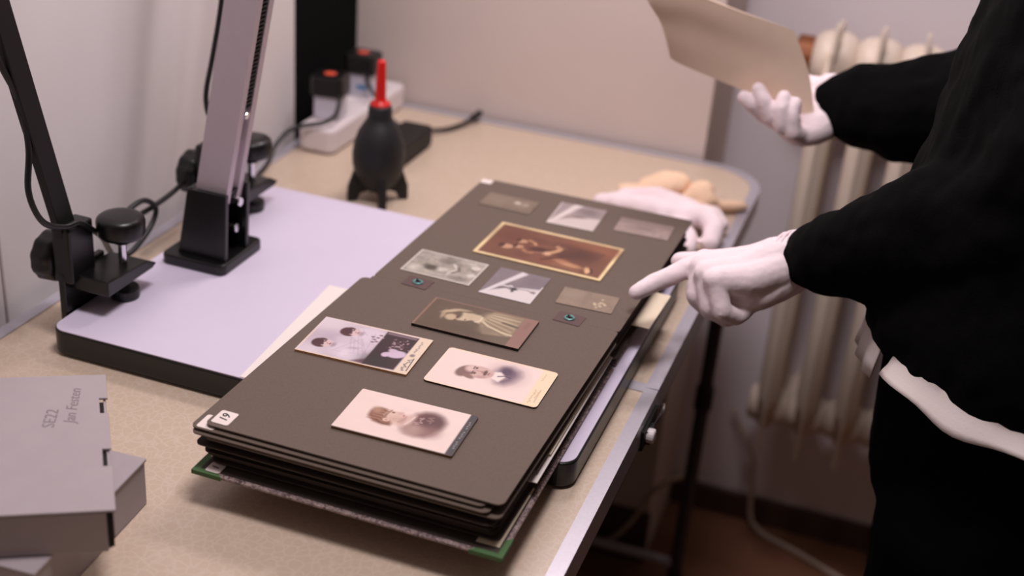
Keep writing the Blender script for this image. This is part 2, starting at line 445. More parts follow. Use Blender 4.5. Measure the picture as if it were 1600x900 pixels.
# ------------------------------------------------------------------ lamp arms clamped on the board
def lamp_arm(sy, yc, label, top, cable_pts):
    """sy=+1 near clamp, -1 mirrored far clamp; yc: y of clamp centre."""
    Y = lambda d: yc + sy * d
    t = thing('lamp_arm', label, 'lamp arm', (0.07, yc, 0.0), 'lamp arms clamped to the copy board')
    def bx(x0, x1, d0, d1, z0, z1, bev=0.0015):
        a, b = sorted((Y(d0), Y(d1))); return bm_box(x0, x1, a, b, z0, z1, bev)
    jaw = bm_plate([(Y(-.026), .052), (Y(.048), .052), (Y(.056), .055), (Y(.040), .064), (Y(-.026), .068)], 'x', 0.056, 0.100, 0.0015)
    obj('clamp', join(bx(.050, .0572, -.035, .030, .0045, .070), jaw, bx(.045, .066, -.034, .004, .060, .118, .003)), M_black, t)
    sk = obj('clamp_screw', bm_cyl((.084, Y(.022), .034), (.084, Y(.022), .098), .0042, n=12), M_chrome, t)
    obj('screw_knob', bm_cyl((.084, Y(.022), .088), (.084, Y(.022), .124), .022, n=28,
        prof=[(0, .008), (.004, .0105), (.007, .0105), (.0072, .0205), (.010, .0228), (.012, .0232), (.023, .0236), (.026, .0226), (.0285, .0195), (.0298, .014), (.0302, .006), (.0303, 0)]), M_black, sk, smooth=True)
    obj('pressure_pad', bm_cyl((.084, Y(.022), ZB + .0002), (.084, Y(.022), ZB + .012), .0145, n=24, bev=.002), M_black, sk, smooth=False)
    # big ribbed side knob
    n = 80; prof = [(0, 0), (0, .021), (.003, .0245), (.020, .0255), (.023, .023), (.0235, .0)]
    kb = bm_cyl((.044, Y(-.014), .077), (.0205, Y(-.014), .077), .025, n=n, prof=prof)
    ctr = Vector((0, Y(-.014), .077))
    for v in kb.verts:
        d = Vector((0, v.co.y - ctr.y, v.co.z - ctr.z))
        if d.length > .022:
            a = math.atan2(d.z, d.y); s = 1 - 0.05 * (0.5 + 0.5 * cos(a * 10)); v.co.y = ctr.y + d.y * s; v.co.z = ctr.z + d.z * s
    obj('side_knob', kb, M_black, t, smooth=True)
    obj('washer', bm_cyl((.0445, Y(-.014), .077), (.0455, Y(-.014), .077), .015, n=24), M_chrome, t)
    # flat bar
    b0 = Vector((.0545, Y(-.012), .070)); b1 = Vector(top); d = (b1 - b0); L = d.length
    q = d.to_track_quat('Z', 'X').to_matrix().to_4x4()
    yax = Vector((0, 1, 0)) - d.normalized() * d.normalized().y; yax.normalize(); xax = yax.cross(d.normalized())
    M = Matrix((( xax.x, yax.x, d.normalized().x, b0.x), (xax.y, yax.y, d.normalized().y, b0.y), (xax.z, yax.z, d.normalized().z, b0.z), (0, 0, 0, 1)))
    bar = obj('bar', bm_box(-.0045, .0045, -.0115, .0115, 0, L, .001, 1, xf=M), M_blackm, t)
    obj('rivet', bm_cyl((.0585, Y(-.0155), .098), (.061, Y(-.0155), .098), .0032, n=12, bev=.0006), M_chrome, bar)
    obj('cable', bm_tube(cable_pts, 0.0030, 8), M_cable, t, smooth=True)
    return t
lamp_arm(1, 0.417, 'black bar lamp arm clamped at the near corner of the board', (.055, .262, .60),
    [(.052, .275, .50), (.055, .300, .36), (.055, .328, .292), (.055, .347, .253), (.055, .353, .209), (.056, .346, .169), (.060, .356, .137), (.064, .380, .123),
     (.067, .398, .121), (.064, .420, .105), (.052, .452, .080), (.035, .484, .050), (.030, .500, .035), (.033, .524, .030), (.035, .558, .046), (.035, .570, .064), (.035, .549, .081), (.035, .521, .080),
     (.030, .519, .066), (.030, .545, .064), (.030, .574, .064), (.030, .606, .066), (.031, .628, .071), (.030, .637, .074)])
lamp_arm(1, 0.668, 'black lamp arm clamped at the far corner, hidden behind the column', (.060, .800, .60),
    [(.063, .705, .50), (.062, .690, .36), (.061, .672, .274), (.060, .652, .215), (.060, .640, .188), (.060, .637, .170), (.057, .648, .150), (.055, .675, .130), (.048, .70, .112), (.030, .72, .08), (.020, .74, .03), (.02, .79, .004)])

# ------------------------------------------------------------------ album
al = thing('photo_album', 'old photo album lying open on the copy board with dark brown card pages', 'photo album', (0.44, 0.52, ZB))
def sheet(x0, x1, y0, y1, z, th, r=0.006, rot=0.0, tx=0.0, ty=0.0, wob=0.0, seed=0):
    bm = bm_prism(rrect(x0, x1, y0, y1, r, 4), 0, th)
    cx, cy = (x0 + x1) / 2, (y0 + y1) / 2
    M = Matrix.Translation((cx, cy, z)) @ Matrix.Rotation(rot, 4, 'Z') @ Matrix.Rotation(tx, 4, 'X') @ Matrix.Rotation(ty, 4, 'Y') @ Matrix.Translation((-cx, -cy, 0))
    bmesh.ops.transform(bm, matrix=M, verts=bm.verts)
    return askew(bm)
def askew(bm):                  # the open album lies a degree askew on the board
    for v in bm.verts: v.co.x += (v.co.y - .2185) * .019
    return bm
ZA = 0.070
# covers
for (y0, y1, near) in ((0.207, 0.523, True), (0.529, 0.829, False)):
    cv = obj('cover', bm_box(0.306, 0.570, y0, y1, ZB + .0008, ZB + .0038, 0.0008, 1), M_marble, al)
    ye = y0 if near else y1; s = 1 if near else -1
    for xe, sx in ((0.306, 1), (0.570, -1)):
        a = [(xe - sx * .0009, ye - s * .0009), (xe + sx * .026, ye - s * .0009), (xe - sx * .0009, ye + s * .026)]
        obj('corner_binding', bm_prism(a if sx * s > 0 else a[::-1], ZB + .0004, ZB + .0042), M_green, cv, label='green cloth corner')
    obj('endpaper', bm_box(0.311, 0.566, min(y0, y1) + .004, max(y0, y1) - .004, ZB + .0039, ZB + .0044), M_pageshade if near else M_cream, cv)
# near stack of turned pages, fanned a little at the fore edge
st = [ # z, dx, dy, rot(deg), width change
 (.0345, .003, -.001, .3, 0), (.0370, .000, .002, -.2, 0), (.0395, -.003, .001, .2, 0), (.0420, -.004, -.001, .35, -.002), (.0445, .001, .003, -.3, 0),
 (.0470, -.005, -.001, .25, 0), (.0495, .001, .002, .1, 0), (.0520, -.006, -.001, -.15, .002), (.0555, -.003, .004, .3, .003), (.0590, .002, .000, -.1, .003), (.0625, -.009, -.002, .15, -.001), (.0655, -.011, .001, .1, -.004)]
for (z, dx, dy, ro, wd) in st:
    if z < .051: dy += .007
    obj('page', sheet(.3105 + dx, .5605 + dx * .5 + wd, .214 + dy, .5222, z, .0012, rot=radians(ro), tx=radians(random.uniform(-.15, .15))), M_page if z > .058 else M_pageshade, al)  # lower pages take the darker copy, their shade painted in
def top_page(x0, x1, y0, y1, rs):
    return askew(bm_prism(rrect(x0, x1, y0, y1, 0, 4, rs), ZA - .0013, ZA))
obj('page', top_page(.3105, .5640, .2185, .5229, (.006, .006, .0035, .0035)), M_page, al)
# far stack, pages below the top in the shade-coloured copy
for i in range(10):
    z = .0345 + i * .0034
    obj('page', sheet(.313 + random.uniform(-.003, .002), .562 + random.uniform(-.004, .003), .5240, .818 + random.uniform(-.004, .003), z, .0012, rot=radians(random.uniform(-.25, .25))), M_pageshade, al)
obj('page', top_page(.3108, .5645, .5230, .8205, (.0035, .0035, .004, .004)), M_page, al)
obj('hinge_strip', bm_box(.325, .562, .512, .535, ZA - .0045, ZA - .0022), M_pageshade, al)
# interleaves poking out on the right
for (x0, x1, y0, y1, z, m_) in ((.42, .5690, .290, .515, .0457, M_paper), (.42, .5675, .330, .512, .0483, M_cream), (.42, .566, .300, .505, .0508, M_page), (.546, .5650, .2165, .30, ZB + .0047, M_cream)):
    obj('interleaf', bm_box(x0, x1, y0, y1, z, z + .0008), m_, al)
obj('interleaf', bm_box(.48, .588, .586, .668, .0474, .0480, xf=Matrix.Translation((.53, .62, 0)) @ Matrix.Rotation(radians(-2), 4, 'Z') @ Matrix.Translation((-.53, -.62, 0))), M_cream, al, label='cream paper slip between the pages')
# number tags
def tagp(cx, cy, z, wx, wy, txt, rot=0.0, size=.0105):
    g = obj('page_tag', bm_prism(rrect(cx - wx / 2, cx + wx / 2, cy - wy / 2, cy + wy / 2, .002, 3), z, z + .0003,
            xf=Matrix.Translation((cx, cy, 0)) @ Matrix.Rotation(rot, 4, 'Z') @ Matrix.Translation((-cx, -cy, 0))), M_tag, al, label='white paper tag with a number' if txt else 'white paper tag')
    if txt: text_mesh(txt, size, (cx, cy, z + .00045), pi / 2 + rot, M_ink, g, thick=.0001, shear=.2, name='number', bold=.0001)
tagp(.3212, .2325, ZA + .0001, .0155, .019, '19')
tagp(.3118, .2262, .0668, .0155, .019, '')
tagp(.319, .2235, .0568, .0135, .012, '')
tagp(.322, .2155, ZB + .0046, .013, .013, '1', size=.009)
tagp(.3285, .8120, ZA + .0001, .0135, .0125, '')
# eyelets with their reinforcing patches
for (x, y, m_) in ((.362, .528, M_patch), (.520, .5265, M_patch)):
    pz = obj('eyelet_patch', bm_prism(rrect(x - .0135, x + .0135, y - .0105, y + .0105, .001, 2), ZA + .0001, ZA + .0006, xf=Matrix.Translation((x, y, 0)) @ Matrix.Rotation(radians(-4), 4, 'Z') @ Matrix.Translation((-x, -y, 0))), m_, al)
    ring = bmesh.new()
    R_, r_ = .0042, .0013; vv = []
    for i in range(18):
        a = 2 * pi * i / 18
        vv.append([ring.verts.new((x + (R_ + r_ * cos(b)) * cos(a), y + (R_ + r_ * cos(b)) * sin(a), ZA + .0012 + r_ * .7 * sin(b))) for b in [2 * pi * j / 8 for j in range(8)]])
    for i in range(18):
        for j in range(8):
            ring.faces.new((vv[i][j], vv[(i + 1) % 18][j], vv[(i + 1) % 18][(j + 1) % 8], vv[i][(j + 1) % 8]))
    obj('eyelet', ring, M_teal, pz, smooth=True)
    obj('lace', bm_tube([(x + .001, y, ZA + .0008), (x - .002, y + .003, ZA + .002), (x + .004, y - .002, ZA + .0012)], .0012, 6), M_ink, pz, smooth=True)
ws = obj('paper_sheet', bm_prism([(.2635, .3538), (.330, .3538), (.330, .558), (.2515, .556)], ZB + .0001, ZB + .0007), M_paper)
tag(ws, 'white paper sheet peeking out under the left side of the album', 'paper')

# ------------------------------------------------------------------ painted photographs
class Paint:
    """Soft-brush painting on a grid; s runs to the photo's foot (+x), t across (+y), both in mm."""
    def __init__(self, L, W, base, step=0.55):
        self.L, self.W = L, W
        self.ns, self.nt = int(L / step) + 1, int(W / step) + 1
        self.S, self.T = np.meshgrid(np.linspace(0, L, self.ns), np.linspace(0, W, self.nt), indexing='ij')
        self.c = np.ones((self.ns, self.nt, 3)) * np.array([lin(x) for x in base])
        self.rng = np.random.RandomState(int(L * 10 + W))
    def mixin(self, a, col):
        a = np.clip(a, 0, 1)[..., None]
        self.c = self.c * (1 - a) + np.array([lin(x) for x in col]) * a
    def el(self, s, t, rs, rt, col, soft=0.25, rot=0, op=1.0, clip=None):
        ca, sa = cos(radians(rot)), sin(radians(rot))
        ds, dt = self.S - s, self.T - t
        u = (ds * ca + dt * sa) / rs; v = (-ds * sa + dt * ca) / rt
        d = np.sqrt(u * u + v * v)
        a = np.clip((1 + soft - d) / (2 * soft + 1e-6), 0, 1); a = a * a * (3 - 2 * a) * op
        if clip is not None: a = a * clip
        self.mixin(a, col); return a
    def poly(self, pts, col, soft=0.6, op=1.0):
        P = np.array(pts, float); sgn = np.zeros_like(self.S, bool); dmin = np.full(self.S.shape, 1e9)
        for i in range(len(P)):
            (x1, y1), (x2, y2) = P[i], P[(i + 1) % len(P)]
            cond = ((y1 > self.T) != (y2 > self.T)) & (self.S < (x2 - x1) * (self.T - y1) / (y2 - y1 + 1e-9) + x1)
            sgn ^= cond
            dx, dy = x2 - x1, y2 - y1; k = np.clip(((self.S - x1) * dx + (self.T - y1) * dy) / (dx * dx + dy * dy + 1e-9), 0, 1)
            dmin = np.minimum(dmin, np.hypot(self.S - x1 - k * dx, self.T - y1 - k * dy))
        sd = np.where(sgn, dmin, -dmin)
        a = np.clip(sd / soft * .5 + .5, 0, 1) * op
        self.mixin(a, col); return a
    def line(self, pts, wd, col, op=1.0, soft=0.5):
        P = np.array(pts, float); dmin = np.full(self.S.shape, 1e9)
        for (x1, y1), (x2, y2) in zip(P, P[1:]):
            dx, dy = x2 - x1, y2 - y1; k = np.clip(((self.S - x1) * dx + (self.T - y1) * dy) / (dx * dx + dy * dy + 1e-9), 0, 1)
            dmin = np.minimum(dmin, np.hypot(self.S - x1 - k * dx, self.T - y1 - k * dy))
        self.mixin(np.clip((wd / 2 + soft - dmin) / soft, 0, 1) * op, col)
    def rect(self, s0, s1, t0, t1, col, soft=0.3, op=1.0): return self.poly([(s0, t0), (s1, t0), (s1, t1), (s0, t1)], col, soft, op)
    def noise(self, amp, scale=3.0):
        out = np.zeros_like(self.S)
        for k, a in ((1, 1.0), (2, .6), (4, .4)):
            m = max(2, int(self.L / scale * k)); n = max(2, int(self.W / scale * k))
            g = self.rng.randn(m + 2, n + 2)
            u = self.S / self.L * (m - 1); v = self.T / self.W * (n - 1)
            i, j = u.astype(int), v.astype(int); fu, fv = u - i, v - j
            out += a * (g[i, j] * (1 - fu) * (1 - fv) + g[i + 1, j] * fu * (1 - fv) + g[i, j + 1] * (1 - fu) * fv + g[i + 1, j + 1] * fu * fv)
        self.c = np.clip(self.c * (1 + amp * out)[..., None], 0, 1); return out
    def scribble(self, s, t0, t1, hgt, col, wd=.5, op=.8, seed=1):
        r = random.Random(seed); t = t0; pts = []
        while t < t1:
            pts.append((s + r.uniform(-hgt, hgt), t)); t += r.uniform(.5, 1.3)
        self.line(pts, wd, col, op, .4)

def photograph(name, P, ox, oy, ang, label, thick=0.0010, edge=(90, 70, 50), radius=0.0, lift=0.0, z=None, curl=0.0, group='photographs mounted on the open album pages'):
    z0 = (ZA if z is None else z) + 0.0002 + lift
    ns, nt = P.ns, P.nt
    me = bpy.data.meshes.new(name)
    S = P.S / 1000; T = P.T / 1000; L, Wd = P.L / 1000, P.W / 1000
    if radius:                      # pull the grid corners in to round them
        r = radius; cs_ = np.clip(S, r, L - r); ct = np.clip(T, r, Wd - r)
        ds, dt = S - cs_, T - ct; m = np.maximum(np.abs(ds), np.abs(dt)); h = np.hypot(ds, dt)
        k = np.where(h > 1e-9, m / np.maximum(h, 1e-9), 1); S = cs_ + ds * k; T = ct + dt * k
    Zt = z0 + thick + curl * ((S / L - .5) ** 2 * 4 * .5 + (T / Wd - .5) ** 2 * 4 * .5)
    ca, sa = cos(radians(ang)), sin(radians(ang))
    X = ox + S * ca - T * sa; Y = oy + S * sa + T * ca
    V = np.stack([X, Y, Zt], -1).reshape(-1, 3)
    # rim goes down to the bottom
    rim = [(i, 0) for i in range(ns)] + [(ns - 1, j) for j in range(1, nt)] + [(i, nt - 1) for i in range(ns - 2, -1, -1)] + [(0, j) for j in range(nt - 2, 0, -1)]
    ridx = [i * nt + j for i, j in rim]
    bot = V[ridx].copy(); bot[:, 2] -= thick
    top2 = V[ridx].copy()
    ii, jj = np.meshgrid(np.arange(ns - 1), np.arange(nt - 1), indexing='ij'); a = (ii * nt + jj).reshape(-1)
    quads = np.stack([a, a + nt, a + nt + 1, a + 1], 1)
    n0 = len(V); nr = len(ridx)
    k = np.arange(nr); k2 = (k + 1) % nr
    side = np.stack([n0 + k, n0 + nr + k, n0 + nr + k2, n0 + k2], 1)[:, ::-1]
    allv = np.concatenate([V, top2, bot]); faces = np.concatenate([quads, side])
    me.vertices.add(len(allv)); me.vertices.foreach_set('co', allv.reshape(-1))
    me.loops.add(faces.size); me.loops.foreach_set('vertex_index', faces.reshape(-1).astype(np.int32))
    me.polygons.add(len(faces)); me.polygons.foreach_set('loop_start', np.arange(len(faces), dtype=np.int32) * 4)
    me.update(calc_edges=True); me.validate()
    ca_ = me.color_attributes.new('print', 'FLOAT_COLOR', 'POINT')
    col = np.ones((len(allv), 4)); col[:n0, :3] = P.c.reshape(-1, 3)
    col[n0:, :3] = [lin(x) for x in edge]
    ca_.data.foreach_set('color', col.reshape(-1))
    o = obj(name, me, M_print)
    return tag(o, label, 'photograph', group)

# 1  young person in profile, black-footed mount
P = Paint(103.7, 63.2, (238, 214, 206)); P.noise(.012, 12)
P.poly([(51, 22), (54, 34), (56, 46), (62, 51), (70, 52), (78, 49), (83, 42), (83, 32), (79, 22), (74, 15), (66, 13), (58, 15)], (128, 90, 88), 3.5)
P.el(63, 22, 11, 8, (178, 146, 138), .5, 20, .9)
P.el(72, 40, 11, 13, (92, 58, 62), .45, 30, .8)
P.el(76, 24, 9, 9, (140, 104, 100), .6, 0, .6)
P.poly([(44, 23), (52, 22), (57, 30), (57, 42), (52, 42), (48, 37), (46, 30)], (214, 182, 170), 2.5)
P.poly([(31, 42), (34, 43.2), (37.5, 41.8), (42, 42.2), (46, 43.6), (47, 41), (48.6, 40.6), (48, 38.4), (50.2, 37.5), (50, 33), (48, 28), (42, 23), (36, 27), (31, 33)], (220, 188, 174), 1.0)
P.el(43, 31, 5, 4, (204, 166, 152), .8, 20, .7); P.el(49, 31, 2.5, 4.5, (190, 150, 138), .7, 10, .7)
P.poly([(20, 27), (19.3, 35), (21, 40.5), (26, 43), (31, 42.6), (33.5, 39), (32, 34), (34, 30.5), (39, 28), (43, 23.5), (43, 19.8), (36, 18.6), (27, 20.5)], (146, 102, 84), 1.6)
for k in range(9): P.line([(21 + k * 1.2, 24 + k * 1.9), (30 + k * .6, 24 + k * 1.9), (37 - k * .4, 21 + k * 1.4)], .7, (176, 134, 110) if k % 2 else (116, 76, 62), .5, .9)
P.el(24, 38, 4, 5, (190, 152, 128), .7, 30, .6)
P.el(36.5, 27, 3, 2.6, (222, 186, 170), .3); P.el(36.5, 27, 1.2, 1, (170, 128, 112), .5, 0, .7)
P.el(38, 39.5, 1.5, 1.0, (120, 84, 76), .5); P.el(35.2, 40.4, 2.6, .7, (140, 100, 88), .6, 75, .8)
P.el(47.5, 38.5, .7, 1.6, (170, 104, 98), .5, 0, .8); P.el(44, 40, 2, 2.4, (200, 160, 150), .7, 0, .5)
P.line([(47, 28), (50, 33), (49.5, 38)], 1.4, (186, 148, 138), .7, 1.2); P.line([(29, 24), (33, 21), (40, 21)], 1.2, (110, 72, 60), .6, 1)
P.line([(53, 27), (55, 33), (56.5, 40)], 1.2, (226, 206, 200), .8); P.scribble(62, 30, 42, 3.5, (210, 180, 174), .5, .55, 3); P.scribble(70, 36, 46, 3.0, (190, 156, 150), .5, .4, 5)
P.rect(97.2, 110, -2, 70, (62, 58, 62), .5); P.rect(-5, 110, -3, 1.0, (92, 76, 66), .4)
for i in range(16): P.el(100.4 + .5 * (i % 2), 8 + i * 3.1, .7, .9, (160, 152, 148), .5, 0, .8 if i % 5 else 0)
photograph('portrait_card', P, .4030, .2565, 1.38, 'sepia profile portrait card with black strip at its foot, nearest the tags', .0022, (120, 88, 56), .0015)

# 2  man with dark suit, cream mount
P = Paint(103.3, 63.8, (240, 216, 200)); P.noise(.012, 12)
P.rect(2, 90, 2.5, 61, (236, 212, 206), 1.2, .8)
P.el(63, 40, 15, 17, (176, 150, 158), .8, 20, .7); P.poly([(52, 41), (56, 51), (63, 54), (72, 50), (75, 42), (72, 30), (66, 22), (59, 22), (57, 27), (62, 35)], (104, 82, 100), 5, .9); P.el(61, 45, 5.5, 8, (78, 58, 80), .6, 20, .85)
P.poly([(52, 29), (60, 25), (63, 36), (57, 42), (52, 40)], (236, 218, 212), 1.2)
P.el(38.5, 33.5, 13.5, 10.2, (206, 172, 164), .14, 6)
P.el(27.5, 30.5, 7.2, 11.2, (128, 98, 94), .22, -18); P.el(33, 23.2, 6, 3.2, (140, 106, 100), .4, -20)
P.el(31, 37, 5, 6, (222, 192, 184), .5, 0, .9)
P.el(35.3, 39.2, 1.2, 1.9, (96, 66, 64), .5); P.el(36.3, 30.5, 1.2, 1.9, (96, 66, 64), .5)
P.line([(33.2, 36.8), (32.8, 41.5)], 1.0, (100, 70, 66), .8); P.line([(34.6, 28), (34, 33)], 1.0, (100, 70, 66), .8)
P.line([(35, 35), (41, 35.6)], 1.0, (178, 138, 130), .8); P.el(42.4, 34.8, 1.4, 2.2, (160, 118, 112), .5, 0, .7)
P.el(45.0, 34.5, 1.7, 4.8, (104, 72, 72), .4, 5); P.el(48.2, 34, .8, 2.6, (150, 100, 98), .5)
P.el(44, 26.5, 5, 2.5, (178, 142, 138), .7, 20, .7); P.el(50.5, 33.5, 2, 4, (190, 150, 146), .6, 0, .6)
P.line([(57, 34), (62, 37), (67, 36)], 1.4, (74, 56, 78), .8)
P.rect(90.2, 110, -3, 70, (238, 214, 180), 1.0, .9)
P.scribble(94.5, 5, 29, 1.0, (196, 160, 124), .5, .7, 8); P.scribble(97.2, 14, 26, .5, (196, 160, 124), .4, .6, 9); P.line([(98.6, 8), (98.0, 29)], .5, (190, 156, 120), .7); P.scribble(94, 44, 57, .8, (204, 170, 134), .45, .6, 4)
P.rect(-3, 110, -3, .8, (226, 196, 160), .4, .8); P.rect(-3, 110, 63, 70, (226, 196, 160), .4, .8)
photograph('portrait_card', P, .4400, .3570, .11, 'cream portrait card of a man in a dark suit with white collar', .0016, (60, 44, 38), .004)

# 3  two children at a table of flowers
P = Paint(105.7, 67.2, (226, 206, 190))
P.rect(2, 94, 2, 65, (198, 182, 192), .8); P.noise(.03, 14)
P.el(6, 60, 22, 16, (222, 208, 214), .8, 0, .8); P.el(10, 6, 14, 9, (220, 208, 214), .8, 0, .7); P.el(20, 36, 14, 9, (178, 160, 172), .9, 0, .5)
P.el(45, 18, 20, 16.5, (214, 200, 210), .35); P.el(50, 50, 16, 14, (216, 202, 212), .4); P.el(34, 35, 9, 6, (206, 192, 202), .6)
P.poly([(52, 2), (64, 2), (64, 12), (56, 6)], (120, 90, 100), 2)
for (a, b, sd) in ((13.2, 20.8, 1), (28.2, 49.5, 2)):
    P.el(a + 6.2, b + 1, 7.6, 6.6, (216, 190, 188), .15); P.el(a - .2, b, 5.6, 7.4, (84, 54, 60), .18); P.el(a + 3.4, b - 6.2 , 4.2, 2.0, (92, 60, 64), .3, 8); P.el(a + 3, b + 7.2, 3.4, 1.5, (96, 64, 68), .3, -10)
    P.el(a + 5.4, b - 1.8, .9, 1.3, (90, 60, 66), .4); P.el(a + 5.6, b + 4.2, .9, 1.3, (90, 60, 66), .4); P.el(a + 8.6, b + 1.3, .8, 1.1, (170, 128, 130), .5); P.el(a + 11, b + 1.4, .7, 1.9, (140, 84, 92), .5)
    P.el(a + 14.5, b + 1, 2.2, 4, (150, 126, 138), .7, 0, .7)
for k in range(12):
    r = random.Random(k + 20); P.line([(30 + r.uniform(0, 26), 6 + r.uniform(0, 52)), (36 + r.uniform(0, 26), 6 + r.uniform(0, 52))], .7, (178, 160, 174), .35)
P.el(47, 24, 6, 2, (176, 158, 170), .7, 20, .6); P.el(42, 12, 4, 6, (228, 214, 222), .6, 0, .7)
for (s, t) in ((57, 46), (60, 43), (54, 50), (59, 50), (57, 41), (60, 55)): P.el(s, t, 1.8, 1.4, (100, 66, 80), .5, 0, .8)
P.poly([(63, 2), (92.5, 3), (94, 64.5), (62.5, 65)], (62, 44, 50), .8)
P.el(72, 12, 14, 12, (54, 48, 48), .8, 0, .8); P.rect(64, 92, 60, 64, (150, 126, 136), .8, .6)
r = random.Random(5)
for k in range(70): P.el(78 + r.gauss(3, 5), 45 + r.gauss(0, 6), r.uniform(.5, 1.4), r.uniform(.4, 1.2), r.choice([(176, 150, 158), (120, 92, 100), (96, 70, 78), (196, 172, 178)]), .5, r.uniform(0, 180), .7)
P.el(85, 29, 9, 6.5, (206, 186, 204), .22, 20); P.el(76, 25, 3.5, 4, (206, 186, 204), .3); P.el(80, 34, 4, 3, (200, 180, 198), .4)
P.rect(93.6, 110, -2, 70, (228, 208, 186), .5)
P.scribble(99, 5, 27, 2.0, (70, 62, 84), .6, .8, 11); P.line([(103.2, 6), (102, 28)], .7, (60, 52, 76), .85); P.el(98.6, 33, 2.2, 2.6, (90, 80, 98), .6, 0, .8); P.scribble(98.6, 38, 60, 1.2, (120, 106, 118), .55, .7, 13)
P.rect(-3, 110, -3, 1.3, (226, 200, 178), .4)
photograph('portrait_card', P, .3190, .3530, 2.17, 'violet-grey card of two children at a flower table with a signed foot', .0020, (190, 140, 96), .0008)

# 4  woman looking down, dark brown mount
P = Paint(105.4, 59.3, (112, 86, 76)); 
P.rect(2.2, 92.6, 1.4, 57.6, (98, 82, 68), .8); P.noise(.04, 10)
P.el(55, 10, 40, 12, (86, 70, 58), .8, 0, .5); P.el(84, 8, 14, 10, (112, 98, 82), .9, 0, .6)
P.poly([(54, 36), (62, 56), (92, 57.5), (92.4, 18), (80, 14), (66, 12), (60, 22)], (150, 132, 108), 2.0)
P.el(70, 46, 13, 9, (176, 158, 130), .6, 0, .8); P.el(67, 20, 8, 7, (128, 112, 92), .7, 0, .8)
for k in range(11): P.line([(58 + k * .7, 30 + k * 2.2), (88 + k * .2, 14 + k * 3.9)], .7, (196, 180, 150) if k % 2 else (110, 94, 76), .55, .8)
P.line([(76, 40), (92, 37)], 2.2, (84, 70, 56), .8, 1.0); P.line([(58, 34), (66, 27), (80, 22), (91, 20)], 1.8, (206, 190, 160), .8, 1)
P.poly([(46, 32), (56, 28), (59, 38), (52, 44), (46, 42)], (196, 176, 148), 1.5)
P.el(37.5, 34, 11.5, 8.2, (200, 180, 152), .2, 18); P.el(45, 38, 6, 6, (192, 172, 144), .4)
P.el(27, 36, 9.5, 12.5, (102, 84, 68), .2, 15); P.el(24, 40, 9.5, 2.6, (192, 172, 142), .5, 40, .9); P.el(19.5, 31, 2.0, 8, (178, 158, 130), .6, 5, .8); P.el(33, 45.5, 8, 2.2, (180, 160, 132), .5, 12, .8)
P.el(28, 28.5, 5.5, 6, (190, 168, 140), .35, 10); P.el(33.5, 31.5, 1.2, 2.2, (84, 64, 52), .5); P.el(33.5, 25, 1.0, 1.8, (100, 80, 64), .5); P.el(38.5, 26.5, 2.2, 1.2, (168, 144, 118), .5, 0, .7); P.el(42.0, 29.5, .8, 2.0, (120, 88, 74), .5)
P.line([(52, 29), (55.5, 33), (55, 41)], 1.0, (218, 204, 178), .9)
P.rect(92.4, 110, -2, 70, (142, 108, 98), .5); P.rect(96, 100.5, 37, 52, (128, 92, 82), 1.0, .5); P.rect(-2, 1.9, -2, 70, (140, 110, 94), .4); P.rect(-2, 110, 57.9, 70, (136, 106, 92), .4)
photograph('portrait_card', P, .3915, .4440, -.29, 'dark brown portrait card of a woman in a striped blouse looking down', .0028, (34, 22, 20))

# 5  large sepia group print with cream border
P = Paint(140.2, 87.2, (232, 206, 158)); P.noise(.03, 10)
P.rect(4.2, 136.6, 4.6, 82.4, (118, 76, 60), .8); P.noise(.05, 16)
P.el(120, 70, 26, 14, (146, 92, 66), .8, 0, .7); P.el(100, 72, 20, 10, (140, 88, 66), .9, 0, .6); P.el(22, 60, 20, 22, (100, 56, 46), .9, 0, .6)
P.el(92, 48, 30, 20, (84, 48, 40), .6, 0, .8); P.el(56, 42, 17, 15, (112, 66, 50), .5, 0, .8); P.el(60, 38, 10, 7, (74, 42, 38), .5); P.el(80, 20, 16, 10, (128, 78, 58), .7, 0, .8)
for (a, b, rr) in ((26.5, 30, 6.2), (38.5, 35.5, 4.6), (37.5, 50, 5.0)):
    P.el(a, b, rr * 1.1, rr * .85, (200, 156, 122), .25, 15); P.el(a - rr * .9, b + 1, rr * .55, rr * .9, (74, 40, 32), .3); P.el(a + .6, b - 1.8, .7, .9, (96, 54, 42), .5); P.el(a + .6, b + 1.8, .7, .9, (96, 54, 42), .5); P.el(a + rr * .6, b, .6, 1.4, (130, 74, 60), .5)
P.line([(44, 56), (50, 53), (53, 49)], 2.6, (206, 154, 112), .9, 1); P.line([(46, 30), (50, 26), (56, 28)], 3, (196, 140, 104), .8, 1.2)
P.line([(68, 33), (74, 38), (79, 46), (80, 52), (76, 55)], 4.2, (202, 156, 118), .85, 1.4); P.el(71, 34, 4, 4.6, (206, 162, 126), .4)
P.line([(70, 18), (88, 34)], 2.5, (70, 40, 36), .8, 1.5); P.el(101, 20, 13, 4.6, (200, 150, 112), .5, -6, .85); P.el(90, 24, 8, 4, (168, 116, 88), .6); P.el(121, 16, 2.8, 8, (222, 176, 132), .4, 20); P.line([(123, 22), (127, 14), (124, 9)], 2.0, (60, 34, 32), .8)
for k in range(9): P.line([(84 + k * 2, 36 + k * 2.5), (118 + k, 34 + k * 3.2)], .8, (66, 38, 34), .5, 1.2)
P.el(52, 60, 9, 7, (98, 60, 48), .6, 0, .7); P.el(48, 20, 9, 8, (104, 64, 52), .7, 0, .7); P.line([(56, 30), (66, 33)], 3.2, (150, 104, 82), .7, 1.6); P.el(112, 30, 12, 9, (100, 62, 50), .8, 0, .6); P.line([(84, 14), (112, 10)], 3, (148, 100, 76), .6, 2); P.line([(50, 44), (66, 50), (84, 56)], 2.5, (140, 94, 74), .5, 2)
P.line([(96, 60), (126, 62)], 1.2, (66, 38, 34), .6, 1)
